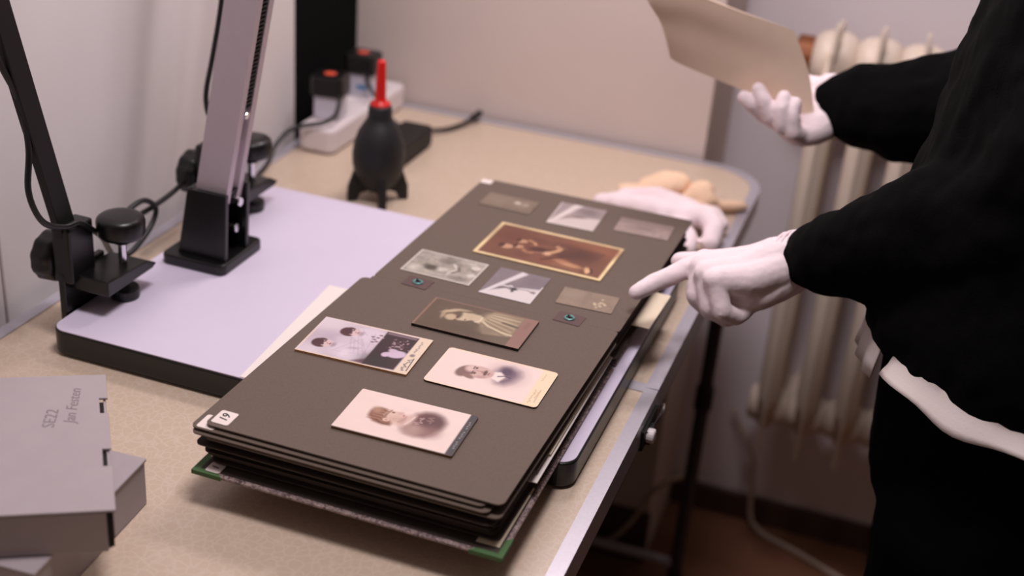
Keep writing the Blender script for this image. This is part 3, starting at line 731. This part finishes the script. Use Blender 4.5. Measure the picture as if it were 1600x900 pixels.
P.rect(4.2, 5.0, 4.6, 82.4, (80, 44, 36), .5, .7); P.rect(4.2, 136.6, 4.2, 5.0, (80, 44, 36), .5, .7)
photograph('group_photograph', P, .3840, .6207, -1.48, 'large reddish sepia group photograph with a cream border', .0012, (190, 160, 116), .001)

# 6  small snapshots
P = Paint(61, 38, (126, 110, 96)); P.noise(.05, 8); P.el(39, 24, 4, 3, (214, 200, 184), .5); P.el(49, 23, 4, 3.4, (170, 152, 136), .7); P.el(14, 24, 16, 12, (140, 124, 108), .9, 0, .6); P.el(44, 16, 8, 4, (150, 132, 116), .8, 0, .6)
photograph('snapshot', P, .3435, .7440, -1.2, 'pale brown snapshot at the far left, beside the blank corner tag', .0006, (120, 104, 90))
P = Paint(54, 63.5, (156, 142, 142)); P.noise(.03, 8)
P.poly([(0, 0), (54, 0), (54, 34), (34, 30), (20, 22), (0, 6)], (206, 192, 188), 2); P.poly([(0, 1), (5, 0), (26, 63), (16, 63)], (216, 204, 200), 1.2); P.el(36, 48, 12, 10, (120, 106, 106), .8, 0, .8); P.el(21, 31, 5, 4, (176, 160, 158), .5); P.el(28, 30, 9, 3, (130, 114, 112), .6); P.rect(-1, 1, -1, 65, (220, 208, 204)); P.rect(-1, 55, -1, 1, (220, 208, 204))
photograph('snapshot', P, .4285, .7325, 1.4, 'square grey snapshot with a pale diagonal bar near the far page edge', .0006, (190, 178, 170))
P = Paint(61, 39, (158, 138, 132)); P.noise(.08, 4); P.rect(0, 61, 27, 40, (128, 112, 106), 6, .8); P.el(30, 18, 12, 5, (134, 116, 112), .8); P.rect(-1, 61, -1, 1, (188, 168, 160))
photograph('snapshot', P, .5015, .7495, 2.0, 'mottled pinkish snapshot at the far right corner of the page', .0006, (150, 132, 124))
P = Paint(75, 54, (152, 144, 134)); P.noise(.16, 7)
P.el(25, 19, 9, 6, (84, 78, 70), .4); P.el(38, 20, 6, 5, (196, 188, 178), .6); P.el(10, 12, 8, 9, (190, 182, 172), .7); P.el(18, 42, 14, 7, (176, 168, 158), .8, 0, .7); P.el(34, 40, 8, 6, (110, 102, 94), .8, 0, .7); P.line([(46, 12), (47, 20), (51, 26), (48, 32), (44, 36)], 2.0, (206, 198, 188), .9, 1); P.line([(50, 18), (54, 25), (51, 31)], 2.4, (84, 76, 70), .7, 1.2)
P.el(67, 39, 5, 4.4, (212, 204, 194), .4); P.el(69, 21, 4.5, 4.2, (206, 198, 188), .4); P.el(60, 46, 6, 4, (180, 172, 162), .6); P.el(58, 9, 10, 4, (112, 106, 98), .8, 0, .7); P.el(36, 8, 12, 4, (176, 168, 158), .8, 0, .7); P.noise(.09, 3)
for q in ((-1, 1.6, -1, 56), (73.4, 76, -1, 56), (-1, 76, -1, 1.6), (-1, 76, 52.4, 56)): P.rect(*q, (212, 204, 194), .3)
photograph('snapshot', P, .3345, .5468, -1.37, 'grey garden snapshot with thin white border above the left eyelet', .0007, (196, 186, 174))
P = Paint(54, 63, (128, 117, 122)); P.noise(.04, 8)
P.poly([(0, 0), (54, 0), (54, 34), (40, 30), (22, 22), (0, 2)], (214, 204, 204), 1.4); P.poly([(0, 0), (4, 0), (31, 60), (24, 63)], (214, 206, 208), 1.0); P.el(44, 46, 12, 14, (118, 107, 114), .7, 0, .8)
P.line([(13, 23), (17, 26), (21, 25), (24, 28), (28, 24)], 2.0, (206, 198, 200), .9, .8); P.line([(14, 19), (20, 22), (27, 20)], 1.4, (90, 84, 90), .8, .7); P.el(29, 22.5, 4, 3, (50, 46, 50), .4); P.el(29, 17.5, 1.6, 2.4, (40, 36, 40), .5); P.line([(32, 24), (42, 26), (50, 22)], 1.4, (150, 142, 144), .8, .8); P.el(48.5, 24, 2.6, 2.2, (120, 112, 114), .5); P.rect(-1, 55, -1, 1.0, (224, 216, 216)); P.rect(53, 56, -1, 40, (224, 216, 216))
photograph('snapshot', P, .4225, .5372, -1.0, 'lilac grey snapshot with a white diagonal bar and dark tangle, between the eyelets', .0006, (200, 190, 186))
P = Paint(56.4, 37.2, (140, 122, 106)); P.noise(.06, 6); P.el(26, 22, 3, 16, (120, 104, 90), .9, 0, .5); P.el(12, 24, 10, 9, (154, 138, 122), .9, 0, .6)
r = random.Random(3)
for k in range(12): P.el(41 + r.gauss(0, 3), 14 + r.gauss(0, 3.4), 1.6, 1.3, (206, 186, 156), .5, r.uniform(0, 180), .8)
photograph('snapshot', P, .4975, .5515, 2.4, 'small brown snapshot with a pale patch above the right eyelet', .0006, (130, 112, 96))

# ------------------------------------------------------------------ grey archival boxes
def yaw_box(M, x0, x1, y0, y1, z0, z1, bev=.001): return bm_box(x0, x1, y0, y1, z0, z1, bev, 2, xf=M)
# large tuck-lid box: local x runs along its front edge, local y along its depth; origin = front right corner
Mb = Matrix.Translation((.3235, .083, .0)) @ Matrix.Rotation(radians(30.4), 4, 'Z') @ Matrix(((1, -.118, 0, 0), (0, 1, 0, 0), (0, 0, 1, 0), (0, 0, 0, 1)))
bx = thing('archive_box', 'large grey cardboard archive box with pencil writing on its lid', 'box', (.2, .1, .0445))
ZT, ZL = .0805, .0445
lid_out = [(-.30, 0), (0, 0), (0, .055), (-.0065, .055), (-.0065, .0775), (0, .0775), (0, .128), (-.0065, .128), (-.0065, .150), (0, .150), (0, .187), (-.30, .187)]
obj('lid', bm_prism(lid_out, ZT - .002, ZT, .0006, Mb), M_grey, bx)
obj('front_flap', yaw_box(Mb, -.30, -.0065, .0, .0022, ZL, ZT - .002, .0008), M_grey, bx)
obj('body', join(yaw_box(Mb, -.30, -.004, .0035, .187, ZL, ZL + .002, .0005), yaw_box(Mb, -.012, -.0095, .004, .187, ZL + .002, ZT - .0022, .0005), yaw_box(Mb, -.30, -.0122, .1846, .187, ZL + .002, ZT - .0022, .0005), yaw_box(Mb, -.30, -.2978, .003, .1844, ZL + .002, ZT - .0022, .0005)), M_grey, bx)
obj('side_flap', join(yaw_box(Mb, -.0035, -.0015, .010, .1845, ZL + .004, ZT - .003, .0005)), M_grey, bx)
obj('slit_shade', yaw_box(Mb, -.0064, -.0022, .0006, .0032, ZL + .004, ZT - .0045, 0), M_gapshade, bx, label='dark filler painted as the shade in the box corner gap')  # solid filler, shade of the corner opening put into its colour
for (y0, y1) in ((.055, .0775), (.128, .150)):
    obj('slot', yaw_box(Mb, -.0065, -.0035, y0 + .001, y1 - .001, ZT - .0065, ZT - .0035, 0), M_gapshade, bx, label='dark filler painted as the shade in the lid edge slot')  # filler behind each lid notch, coloured as the shade inside
text_mesh('SE22', .0135, (Mb @ Vector((-.0430, .122, ZT + .0001)))[:], radians(30.4 + 88), M_pencil, bx, .00005, .1)
text_mesh('Jan Festen', .0125, (Mb @ Vector((-.0265, .140, ZT + .0001)))[:], radians(30.4 + 90), M_pencil, bx, .00005, .25)
# small box underneath
Ms = Matrix.Translation((.2745, .189, 0)) @ Matrix.Rotation(radians(-86), 4, 'Z')
sb = thing('archive_box', 'small grey cardboard box half covered by the larger one', 'box', (.23, .14, 0))
obj('body', yaw_box(Ms, -.0, .150, -.130, -.0005, .0005, .0405, .001), M_grey, sb)
obj('lid', join(yaw_box(Ms, -.001, .151, -.131, .0008, .0408, .0436, .0008)), M_grey, sb)
Mf = Matrix.Translation((.268, .040, 0)) @ Matrix.Rotation(radians(20), 4, 'Z')

# ------------------------------------------------------------------ power strip and adapters
ps = thing('power_strip', 'white power strip with two sockets against the back corner', 'power strip', (.03, 1.08, 0))
PX0, PX1, PY0, PY1, PZ = .003, .057, .952, 1.196, .036
obj('housing', bm_prism(rrect(PX0, PX1, PY0, PY1, .012, 6), .001, PZ, .005), M_white_pl, ps, smooth=False)
for yy in (1.005, 1.085, 1.145):
    sk = obj('socket', bm_cyl((.030, yy, PZ - .0005), (.030, yy, PZ + .0016), .0205, n=32, prof=[(0, .0205), (.002, .0205), (.002, .0185), (.0006, .018), (.0006, 0)]), M_white_pl, ps)
obj('base_plate', bm_prism(rrect(PX0 + .002, PX1 - .002, PY0 + .002, PY1 - .002, .011, 5), 0, .0012), M_darkside, ps)
def adapter(cx, cy, rz, label, cable, hue, zb=PZ + .0018):
    t = thing('plug_adapter', label, 'adapter', (cx, cy, zb), 'black plug adapters in the power strip')
    M = Matrix.Translation((cx, cy, 0)) @ Matrix.Rotation(rz, 4, 'Z') @ Matrix.Translation((-cx, -cy, 0))
    obj('body', bm_prism(rrect(cx - .019, cx + .019, cy - .017, cy + .017, .005, 4), zb, zb + .032, .001, M), M_label, t)
    obj('cap', bm_prism(rrect(cx - .0235, cx + .0235, cy - .021, cy + .021, .008, 5), zb + .031, zb + .060, .004, M), M_black, t)
    obj('red_dot', bm_cyl((cx, cy, zb + .0595), (cx, cy, zb + .0605), .0085, n=20), M_orange, t)
    if hue: obj('blue_mark', bm_box(cx - .003, cx + .012, cy - .0176, cy - .0169, zb + .010, zb + .016, xf=M), M_blue, t)
    obj('cable', bm_tube(cable, .0030, 8), M_cable, t, smooth=True)
adapter(.027, 1.003, radians(8), 'black-capped adapter with red dot at the near end of the strip',
        [(.046, .990, .074), (.053, .978, .066), (.052, .966, .052), (.040, .955, .044), (.020, .945, .040), (.003, .93, .034), (-.002, .90, .020), (.004, .87, .008), (.01, .83, .004)], False)
adapter(.022, 1.118, radians(4), 'black-capped adapter with a blue mark, farther along the strip',
        [(.036, 1.098, .074), (.048, 1.083, .062), (.066, 1.075, .046), (.082, 1.07, .030), (.100, 1.07, .018), (.122, 1.07, .012)], True)

# ------------------------------------------------------------------ black power brick with its cord
pb = thing('power_brick', 'black rectangular power brick with a short cord behind the blower', 'power brick', (.14, 1.01, 0))
obj('body', bm_box(.112, .158, .948, 1.062, .0003, .031, .006, 3), M_blackm, pb)
obj('cord', bm_tube([(.135, 1.058, .014), (.136, 1.08, .013), (.142, 1.10, .008), (.156, 1.122, .006), (.168, 1.15, .007), (.175, 1.175, .010)], .0032, 8), M_cable, pb, smooth=True)
obj('connector', bm_tube([(.1745, 1.172, .010), (.1775, 1.185, .012), (.178, 1.193, .013)], .0052, 8), M_cable, pb, smooth=True)
obj('lead', bm_tube([(.126, .955, .020), (.12, .945, .03), (.106, .955, .035), (.098, .985, .022), (.10, 1.02, .006)], .0026, 8), M_cable, pb, smooth=True)

# ------------------------------------------------------------------ rocket blower
rb = thing('rocket_blower', 'black rubber rocket air blower with a red nozzle', 'air blower', (.171, .850, 0))
BX, BY = .171, .850
obj('bulb', bm_cyl((BX, BY, .012), (BX, BY, .125), .03, n=40, prof=[(0, .006), (.002, .014), (.010, .0225), (.022, .0290), (.036, .0325), (.050, .0330), (.064, .0310), (.078, .0265), (.088, .0205), (.094, .0165), (.098, .0150), (.110, .0145), (.113, .0125), (.1135, 0)]), M_rubber, rb, smooth=True)
for k in range(4):
    a = radians(35 + 90 * k)
    out = [(.006, .020), (.020, .024), (.0305, .040), (.038, .018), (.0385, .0), (.027, .0), (.022, .010), (.008, .014)]
    f = bm_plate(out, 'y', -.0045, .0045, .0012)
    bmesh.ops.transform(f, matrix=Matrix.Translation((BX, BY, .0005)) @ Matrix.Rotation(a, 4, 'Z'), verts=f.verts)
    obj('fin', f, M_rubber, rb)
obj('nozzle', bm_cyl((BX, BY, .124), (BX, BY, .184), .006, n=24, prof=[(0, .0125), (.002, .0128), (.004, .0120), (.005, .0072), (.012, .0066), (.048, .0056), (.055, .0052), (.057, .0036), (.057, 0)]), M_red, rb, smooth=True)

# ------------------------------------------------------------------ gloves lying on the table
def flat_glove(name, label, m, palm, fingers, vox=.0022, cuff=None):
    bm = bmesh.new()
    for pts, rr in palm: chain(bm, pts, rr)
    for pts, rr in fingers: chain(bm, pts, rr)
    me = union(bm, vox, 4, (.003, .02))
    zmin = min(v.co.z for v in me.vertices)
    for v in me.vertices: v.co.z = (v.co.z - zmin) * (1.0 if m is M_glove else .7) + .0004
    o = obj(name, me, m); return tag(o, label, 'glove', 'spare gloves behind the album')
flat_glove('cotton_glove', 'empty white cotton glove lying behind the far album corner', M_glove,
    [([(.455, .955, .014), (.500, .945, .020), (.548, .938, .018)], [.012, .018, .016]), ([(.455, .985, .012), (.50, .985, .019), (.550, .968, .018)], [.012, .017, .015]), ([(.43, .965, .009), (.455, .97, .012)], [.010, .013])],
    [([(.545, .940, .020), (.572, .945, .026), (.586, .925, .022), (.588, .898, .012)], [.015, .015, .0135, .0115]), ([(.548, .962, .018), (.575, .968, .020), (.590, .955, .014)], [.013, .012, .010]), ([(.54, .925, .016), (.562, .900, .012), (.566, .872, .010)], [.012, .011, .0095]), ([(.52, .930, .014), (.53, .905, .010)], [.012, .010])])
flat_glove('cloth_glove', 'crumpled beige cloth glove, the left one of the beige pair', M_beige,
    [([(.462, 1.022, .012), (.490, 1.030, .024), (.508, 1.040, .028)], [.012, .018, .018]), ([(.470, 1.060, .012), (.495, 1.062, .024), (.511, 1.058, .030)], [.012, .018, .016]), ([(.445, 1.03, .009), (.465, 1.03, .012)], [.009, .012])],
    [([(.50, 1.01, .014), (.512, .995, .012)], [.014, .012])])
flat_glove('cloth_glove', 'beige cloth glove with one finger pointing at the table edge', M_beige,
    [([(.530, 1.02, .014), (.545, 1.035, .024), (.556, 1.025, .020)], [.013, .019, .016]), ([(.532, 1.055, .015), (.545, 1.055, .026)], [.013, .016])],
    [([(.556, 1.028, .017), (.575, 1.033, .013), (.592, 1.042, .012), (.600, 1.048, .012)], [.013, .0105, .0095, .0085]), ([(.55, 1.01, .014), (.562, .998, .011)], [.013, .010])])

# ------------------------------------------------------------------ radiator
rd = thing('radiator', 'old cream sectional radiator under the recess wall behind the person', 'radiator', (0.95, 1.33, FL))
XF = [.661 + .0605 * k for k in range(11)]
RY, RZ0, RZ1 = 1.325, -.462, .148
def section(x):
    hx = .0303
    t = bm_cyl((x - hx, RY, RZ1 - .006), (x + hx, RY, RZ1 - .006), .04, n=20, prof=[(0, .033), (.010, .040), (.022, .043), (.030, .038), (.0386, .043), (.0506, .040), (.0606, .033)])
    b = bm_cyl((x - hx, RY, RZ0 + .03), (x + hx, RY, RZ0 + .03), .04, n=20, prof=[(0, .026), (.012, .031), (.030, .030), (.048, .031), (.0606, .026)])
    cols = []
    for yy in (RY - .034, RY + .034):
        c = bmesh.new(); n = 14
        loft(c, [(x, yy, RZ0 + .01, .010, .012), (x, yy, RZ0 + .07, .018, .020), (x, yy, -.1, .019, .021), (x, yy, RZ1 - .06, .019, .021), (x, yy, RZ1, .010, .012)], n)
        cols.append(c)
    return join(t, b, *cols)
fin_out = [(RY - .060, RZ1 - .05), (RY - .066, RZ1 + .020), (RY - .056, RZ1 + .062), (RY - .040, RZ1 + .046), (RY + .045, RZ1 + .044), (RY + .056, RZ1 + .03), (RY + .060, RZ1 - .05),
           (RY + .060, RZ0 + .05), (RY + .040, RZ0 - .01), (RY - .030, RZ0 - .004), (RY - .052, RZ0 - .03), (RY - .060, RZ0 + .05)]
me_s = bpy.data.meshes.new('section'); b_ = section(0.0); b_.to_mesh(me_s); b_.free(); me_s.transform(Matrix.Translation(-rd.location)); me_s.materials.append(M_rad)
me_s.polygons.foreach_set('use_smooth', [True] * len(me_s.polygons))
me_f = bpy.data.meshes.new('seam_fin'); b_ = bm_plate(fin_out, 'x', -.0028, .0028, .0008); b_.to_mesh(me_f); b_.free(); me_f.transform(Matrix.Translation(-rd.location)); me_f.materials.append(M_rad)
for x in XF:
    s_ = bpy.data.objects.new('section', me_s); C.objects.link(s_); s_.parent = rd; s_.location = (x, 0, 0)
    f_ = bpy.data.objects.new('seam_fin', me_f); C.objects.link(f_); f_.parent = s_
obj('end_plug', bm_cyl((.606, RY, RZ1 - .006), (.632, RY, RZ1 - .006), .030, n=20, bev=.003), M_copper, rd)
obj('end_boss', bm_cyl((.590, RY, RZ1 - .006), (.607, RY, RZ1 - .006), .012, n=12, bev=.002), M_blackm, rd)
for x in (.69, 1.18):
    obj('wall_bracket', bm_box(x - .01, x + .01, RY + .02, 1.4115, RZ0 + .03, RZ0 + .05, .002), M_rad, rd)
# cables near the floor
t_ = obj('mains_cable', bm_tube([(.60, 1.395, -.50), (.622, 1.394, -.535), (.648, 1.392, -.58), (.656, 1.388, -.64), (.664, 1.38, -.695), (.69, 1.37, -.7155), (.75, 1.345, -.7155), (.82, 1.31, -.7155), (.90, 1.27, -.7155)], .0042, 8), M_wcable, smooth=True)
tag(t_, 'pale mains cable running down the recess wall onto the floor', 'cable')
t_ = obj('lead_cable', bm_tube([(.40, 1.185, -.700), (.43, 1.185, -.690), (.462, 1.185, -.672), (.492, 1.19, -.628), (.513, 1.194, -.575), (.535, 1.20, -.545), (.558, 1.22, -.540)], .004, 8), M_wcable, smooth=True)
tag(t_, 'pale cable looping beside the far table leg', 'cable')

# ------------------------------------------------------------------ held card
cdL = [(.5108, .8929, .2331), (.5048, .8838, .2552), (.4956, .8748, .2792), (.4830, .8619, .3002), (.4735, .8563, .3176)]
cdR = [(.6802, .9141, .1832), (.6750, .9182, .2009), (.6627, .9208, .2356), (.6397, .9176, .2790)]
cdB = [(.5108, .8929, .2331), (.5214, .8956, .2274), (.5577, .9012, .2164), (.6183, .9079, .1996), (.6635, .9126, .1882), (.6802, .9141, .1832)]
cdT = [(.4735, .8563, .3176), (.5134, .8710, .3172), (.5415, .8792, .3092), (.5907, .8960, .2941), (.6397, .9176, .2790)]
def resample(pts, n):
    P = catmull(pts, 10); d = [0]
    for a, b in zip(P, P[1:]): d.append(d[-1] + (b - a).length)
    out = []
    for i in range(n + 1):
        t = d[-1] * i / n; k = max(j for j in range(len(d)) if d[j] <= t + 1e-12); k = min(k, len(P) - 2)
        out.append(P[k].lerp(P[k + 1], (t - d[k]) / max(d[k + 1] - d[k], 1e-9)))
    return out
nu, nv = 24, 16
Bc, Tc, Lc, Rc = resample(cdB, nu), resample(cdT, nu), resample(cdL, nv), resample(cdR, nv)
vv = []
for i in range(nu + 1):
    u = i / nu
    for j in range(nv + 1):
        v = j / nv
        p = Bc[i] * (1 - v) + Tc[i] * v + Lc[j] * (1 - u) + Rc[j] * u - (Bc[0] * (1 - u) * (1 - v) + Bc[-1] * u * (1 - v) + Tc[0] * (1 - u) * v + Tc[-1] * u * v)
        vv.append(p)
ff = [(i * (nv + 1) + j, (i + 1) * (nv + 1) + j, (i + 1) * (nv + 1) + j + 1, i * (nv + 1) + j + 1) for i in range(nu) for j in range(nv)]
me = bpy.data.meshes.new('card'); me.from_pydata([tuple(p) for p in vv], [], ff)
bm = bmesh.new(); bm.from_mesh(me); bmesh.ops.recalc_face_normals(bm, faces=bm.faces); bmesh.ops.solidify(bm, geom=bm.faces[:], thickness=.003)
ob = obj('card_sheet', bm, M_card); tag(ob, 'bent beige card sheet held up in the gloved far hand', 'card')
sm = ob.modifiers.new('e', 'EDGE_SPLIT'); sm.split_angle = radians(40)
ob.data.polygons.foreach_set('use_smooth', [True] * len(ob.data.polygons))

# ------------------------------------------------------------------ the person
LW = (.7082, .6306, .132); RW = (.6985, .949, .194)          # wrists
LE = (.905, .535, .255); RE = (.885, .905, .255)             # elbows
LS = (.985, .480, .545); RS = (.985, .865, .545)             # shoulders
pc = (.965, .655)
bm = bmesh.new()
loft(bm, [(pc[0], pc[1], -.02, .11, .15), (pc[0], pc[1], .1, .105, .145), (pc[0] + .005, pc[1], .25, .095, .13), (pc[0] + .01, pc[1], .42, .105, .15), (pc[0] + .02, pc[1], .55, .085, .15), (pc[0] + .02, pc[1], .59, .055, .09)])
chain(bm, [LS, LE, LW, (.690, .624, .130)], [.045, .036, .019, .017]); chain(bm, [RS, RE, RW, (.675, .942, .190)], [.045, .036, .019, .017])
for s in (-1, 1):
    chain(bm, [(pc[0], pc[1] + s * .085, -.05), (pc[0] - .012, pc[1] + s * .095, -.34), (pc[0] + .005, pc[1] + s * .10, FL + .09), (pc[0] + .008, pc[1] + s * .10, FL + .055)], [.080, .052, .034, .034])
    chain(bm, [(pc[0] + .02, pc[1] + s * .10, FL + .045), (pc[0] - .11, pc[1] + s * .108, FL + .036)], [.034, .026])
chain(bm, [(pc[0] + .02, pc[1], .57), (pc[0] - .02, pc[1], .68)], [.056, .052])
hc = Vector((pc[0] - .055, pc[1] - .01, .765))
ellip(bm, hc, (.098, .076, .112)); ellip(bm, hc + Vector((-.045, 0, -.062)), (.05, .052, .055)); chain(bm, [hc + Vector((-.095, 0, .012)), hc + Vector((-.116, 0, -.022))], [.010, .015])
for s in (-1, 1): ellip(bm, hc + Vector((.012, s * .076, -.012)), (.020, .010, .032), sub=2)
chain(bm, [hc + Vector((-.092, -.022, -.062)), hc + Vector((-.096, 0, -.060)), hc + Vector((-.092, .022, -.062))], [.007, .0085, .007])
body = union(bm, .009, 4)
pers = obj('person', body, M_skin, base=(pc[0], pc[1], FL))
tag(pers, 'person in black sweater and trousers, white gloves, pointing at the album', 'person')
for s in (-1, 1):
    eb = bmesh.new(); ellip(eb, hc + Vector((-.086, s * .031, .004)), (.012, .014, .010), sub=2); ey = obj('eye', eb, M_white_pl, pers, True)
    eb = bmesh.new(); ellip(eb, hc + Vector((-.0955, s * .031, .003)), (.0036, .0055, .0055), sub=2); obj('iris', eb, M_ink, ey, True)
hb = bmesh.new(); ellip(hb, hc + Vector((.018, 0, .022)), (.098, .086, .110)); ellip(hb, hc + Vector((.055, 0, -.05)), (.055, .074, .09)); ellip(hb, hc + Vector((-.03, 0, .075)), (.062, .070, .045))
obj('hair', union(hb, .007, 4, (.008, .03)), M_hair, pers)

# sweater: torso loft and sleeves grown into one surface
bm = bmesh.new()
HX, HY = .955, .632
loft(bm, [(HX, HY, .095, .168, .196), (HX, HY, .13, .172, .200), (HX + .004, HY + .01, .22, .165, .198), (HX + .012, HY + .02, .33, .156, .205), (HX + .016, HY + .03, .43, .145, .215), (HX + .022, HY + .035, .52, .120, .200), (HX + .03, HY + .035, .575, .085, .13), (HX + .03, HY + .035, .60, .068, .085)], 40)
chain(bm, [LS, (.955, .490, .40), LE], [.082, .078, .074])
chain(bm, [LE, (.850, .560, .222), (.785, .595, .176), (.742, .614, .150), (.716, .627, .137)], [.074, .066, .054, .041, .029])
chain(bm, [RS, (.950, .885, .40), RE], [.082, .078, .070])
chain(bm, [RE, (.835, .912, .226), (.775, .928, .206), (.735, .940, .200), (.705, .948, .196)], [.070, .064, .058, .050, .038])
sw = obj('sweater', union(bm, .0055, 6, (.016, .055)), M_sweat, pers, label='black fleece sweater')
# hem opening cuff ribs
# trousers
bm = bmesh.new()
loft(bm, [(HX, HY + .005, -.06, .140, .172), (HX, HY, .02, .146, .178), (HX, HY, .12, .146, .176)], 36)
for s in (-1, 1):
    chain(bm, [(HX - .005, HY + s * .088, -.05), (HX - .02, HY + s * .098 + .01, -.32), (HX - .005, HY + s * .105 + .015, -.60), (HX, HY + s * .108 + .018, FL + .075)], [.118, .092, .080, .072])
obj('trousers', union(bm, .007, 6, (.012, .07)), M_trous, pers, label='black trousers')
for s in (-1, 1):
    bm = bmesh.new(); chain(bm, [(pc[0] + .03, pc[1] + s * .10, FL + .042), (pc[0] - .06, pc[1] + s * .106, FL + .042), (pc[0] - .125, pc[1] + s * .110, FL + .036)], [.042, .040, .034])
    for v in bm.verts: v.co.z = max(v.co.z, FL + .002)
    obj('shoe', union(bm, .006, 3), M_blackm, pers)
# white shirt tail showing under the sweater: wavy strip around the hips, split at the front left
def shirt(a0, a1, zb, nm, fl=1.0):
    v, f = [], []; n = 26
    for i in range(n + 1):
        a = radians(a0 + (a1 - a0) * i / n); t = i / n
        z_low = zb(t)
        for k, z in enumerate((.13, .11, .10, (z_low + .10) / 2, z_low)):
            rr = 1.0 + (0, .03, .06, .085, .10)[k] * fl + .012 * sin(i * .9) * (k / 4)
            v.append((HX + .160 * rr * cos(a), HY + .190 * rr * sin(a), z))
    for i in range(n):
        for k in range(4): f.append((i * 5 + k, (i + 1) * 5 + k, (i + 1) * 5 + k + 1, i * 5 + k + 1))
    me = bpy.data.meshes.new(nm); me.from_pydata(v, [], f)
    b = bmesh.new(); b.from_mesh(me); bmesh.ops.recalc_face_normals(b, faces=b.faces); bmesh.ops.solidify(b, geom=b.faces[:], thickness=.0015)
    o = obj(nm, b, M_shirt, pers, True, label='white shirt tail'); return o
shirt(170, 206, lambda t: .062 + .010 * t, 'shirt_tail', .75)
shirt(213, 300, lambda t: .091 + .003 * sin(t * 14), 'shirt_tail')

# gloves
def glove(fingers, palm, vox=.0016, extra=None):
    bm = bmesh.new()
    for pts, rr in palm: chain(bm, pts, rr)
    for pts, rr in fingers: chain(bm, pts, rr)
    if extra: extra(bm)
    return union(bm, vox, 12, (.0016, .014))
i0, i1, i2, i3 = (.6268, .6209, .1131), (.6049, .6017, .1030), (.5848, .5806, .0950), (.5728, .5656, .0892)
m0, m1, m2, m3 = (.6262, .6036, .1162), (.6280, .5874, .0933), (.6436, .5960, .0756), (.6579, .6074, .0772)
r0, r1, r2, r3 = (.6337, .5880, .1179), (.6431, .5743, .0906), (.6596, .5863, .0776), (.6711, .5986, .0809)
p0, p1, p2, p3 = (.6448, .5757, .1191), (.6569, .5644, .0946), (.6696, .5770, .0852), (.6767, .5884, .0892)
t0, t1, t2, t3 = (.6773, .6465, .1139), (.6392, .6540, .1018), (.6148, .6446, .1030), (.5988, .6332, .1042)
lift = .004
up = lambda q: (q[0], q[1], q[2] + lift)
me = glove([([up(i0), up(i1), up(i2), up(i3)], [.0118, .0102, .0094, .0080]), ([m0, m1, m2, m3], [.0118, .0110, .0096, .0086]),
            ([r0, r1, r2, r3], [.0114, .0106, .0094, .0084]), ([p0, p1, p2, p3], [.0106, .0096, .0086, .0078]),
            ([t0, t1, t2, t3], [.0150, .0122, .0108, .0092])],
           [([i0, (.664, .628, .120), (.692, .634, .129)], [.0135, .0165, .0200]), ([m0, (.662, .614, .122), (.690, .627, .131)], [.0135, .0165, .0205]),
            ([r0, (.666, .601, .122), (.692, .621, .132)], [.0130, .0165, .0205]), ([p0, (.674, .589, .120), (.697, .610, .127)], [.0125, .0170, .0190]),
            ([t0, (.692, .636, .124)], [.0165, .0190]), ([(.690, .624, .129), (.706, .630, .133), (.722, .634, .137)], [.0235, .0240, .0250]),
            ([(.668, .612, .110), (.680, .606, .112)], [.014, .016]), ([(.650, .588, .100), (.664, .594, .098), (.676, .600, .104)], [.012, .015, .016]), ([(.6719, .5918, .095), (.6845, .5981, .1042), (.6994, .6103, .1140), (.7118, .6223, .1206)], [.013, .0165, .0185, .0185])])
gl = obj('glove', me, M_glove, pers, label='white cotton glove pointing at the page')
rings = []
for k, (q, rr) in enumerate((((.7060, .6290, .1325), .0262), ((.7110, .6310, .1340), .0268), ((.7160, .6325, .1352), .0270))):
    d = (Vector(LE) - Vector(LW)).normalized(); q = Vector(q)
    u = d.orthogonal().normalized(); v = d.cross(u)
    rings.append(bm_tube([q + (u * cos(2 * pi * j / 20) + v * sin(2 * pi * j / 20)) * rr for j in range(21)], .0016, 6, False))
obj('cuff_rib', join(*rings), M_glove, gl, True)

fi = [[(.6501, .9160, .1692), (.6246, .8940, .1850), (.6106, .8884, .1962), (.6011, .8880, .2021)],
      [(.6564, .9064, .1672), (.6354, .8843, .1869), (.6247, .8847, .2029), (.6157, .8894, .2141)],
      [(.6635, .8988, .1664), (.6497, .8786, .1807), (.6456, .8799, .1991), (.6453, .8887, .2104)],
      [(.6723, .8989, .1657), (.6620, .8795, .1752), (.6579, .8809, .1936), (.6583, .8889, .2049)]]
me = glove([(q, [.0115, .0102, .0094, .0082]) for q in fi] + [([(.6761, .9602, .2044), (.6486, .9693, .2047), (.6261, .9640, .2125), (.6123, .9560, .2182)], [.0150, .0125, .0110, .0092])],
           [([fi[0][0], (.6681, .9404, .1893), (.6943, .9504, .1984)], [.013, .0185, .022]), ([fi[1][0], (.6760, .930, .182), (.6943, .9484, .1934)], [.013, .0185, .022]),
            ([fi[2][0], (.6817, .915, .174), (.6950, .940, .186)], [.013, .0175, .020]), ([fi[3][0], (.6830, .909, .1705), (.6950, .930, .177)], [.013, .0165, .019]),
            ([(.6761, .9602, .2044), (.690, .957, .204)], [.0165, .020]), ([(.690, .954, .205), (.712, .950, .199)], [.0235, .0255]), ([(.688, .936, .181), (.712, .945, .192)], [.022, .0245])])
obj('glove', me, M_glove, pers, label='white cotton glove holding up the card')

# ------------------------------------------------------------------ stand the whole scene on the floor (z = 0)
for o in sc.objects:
    if o.parent is None and o.type in {'MESH', 'EMPTY'}:
        o.location.z += H
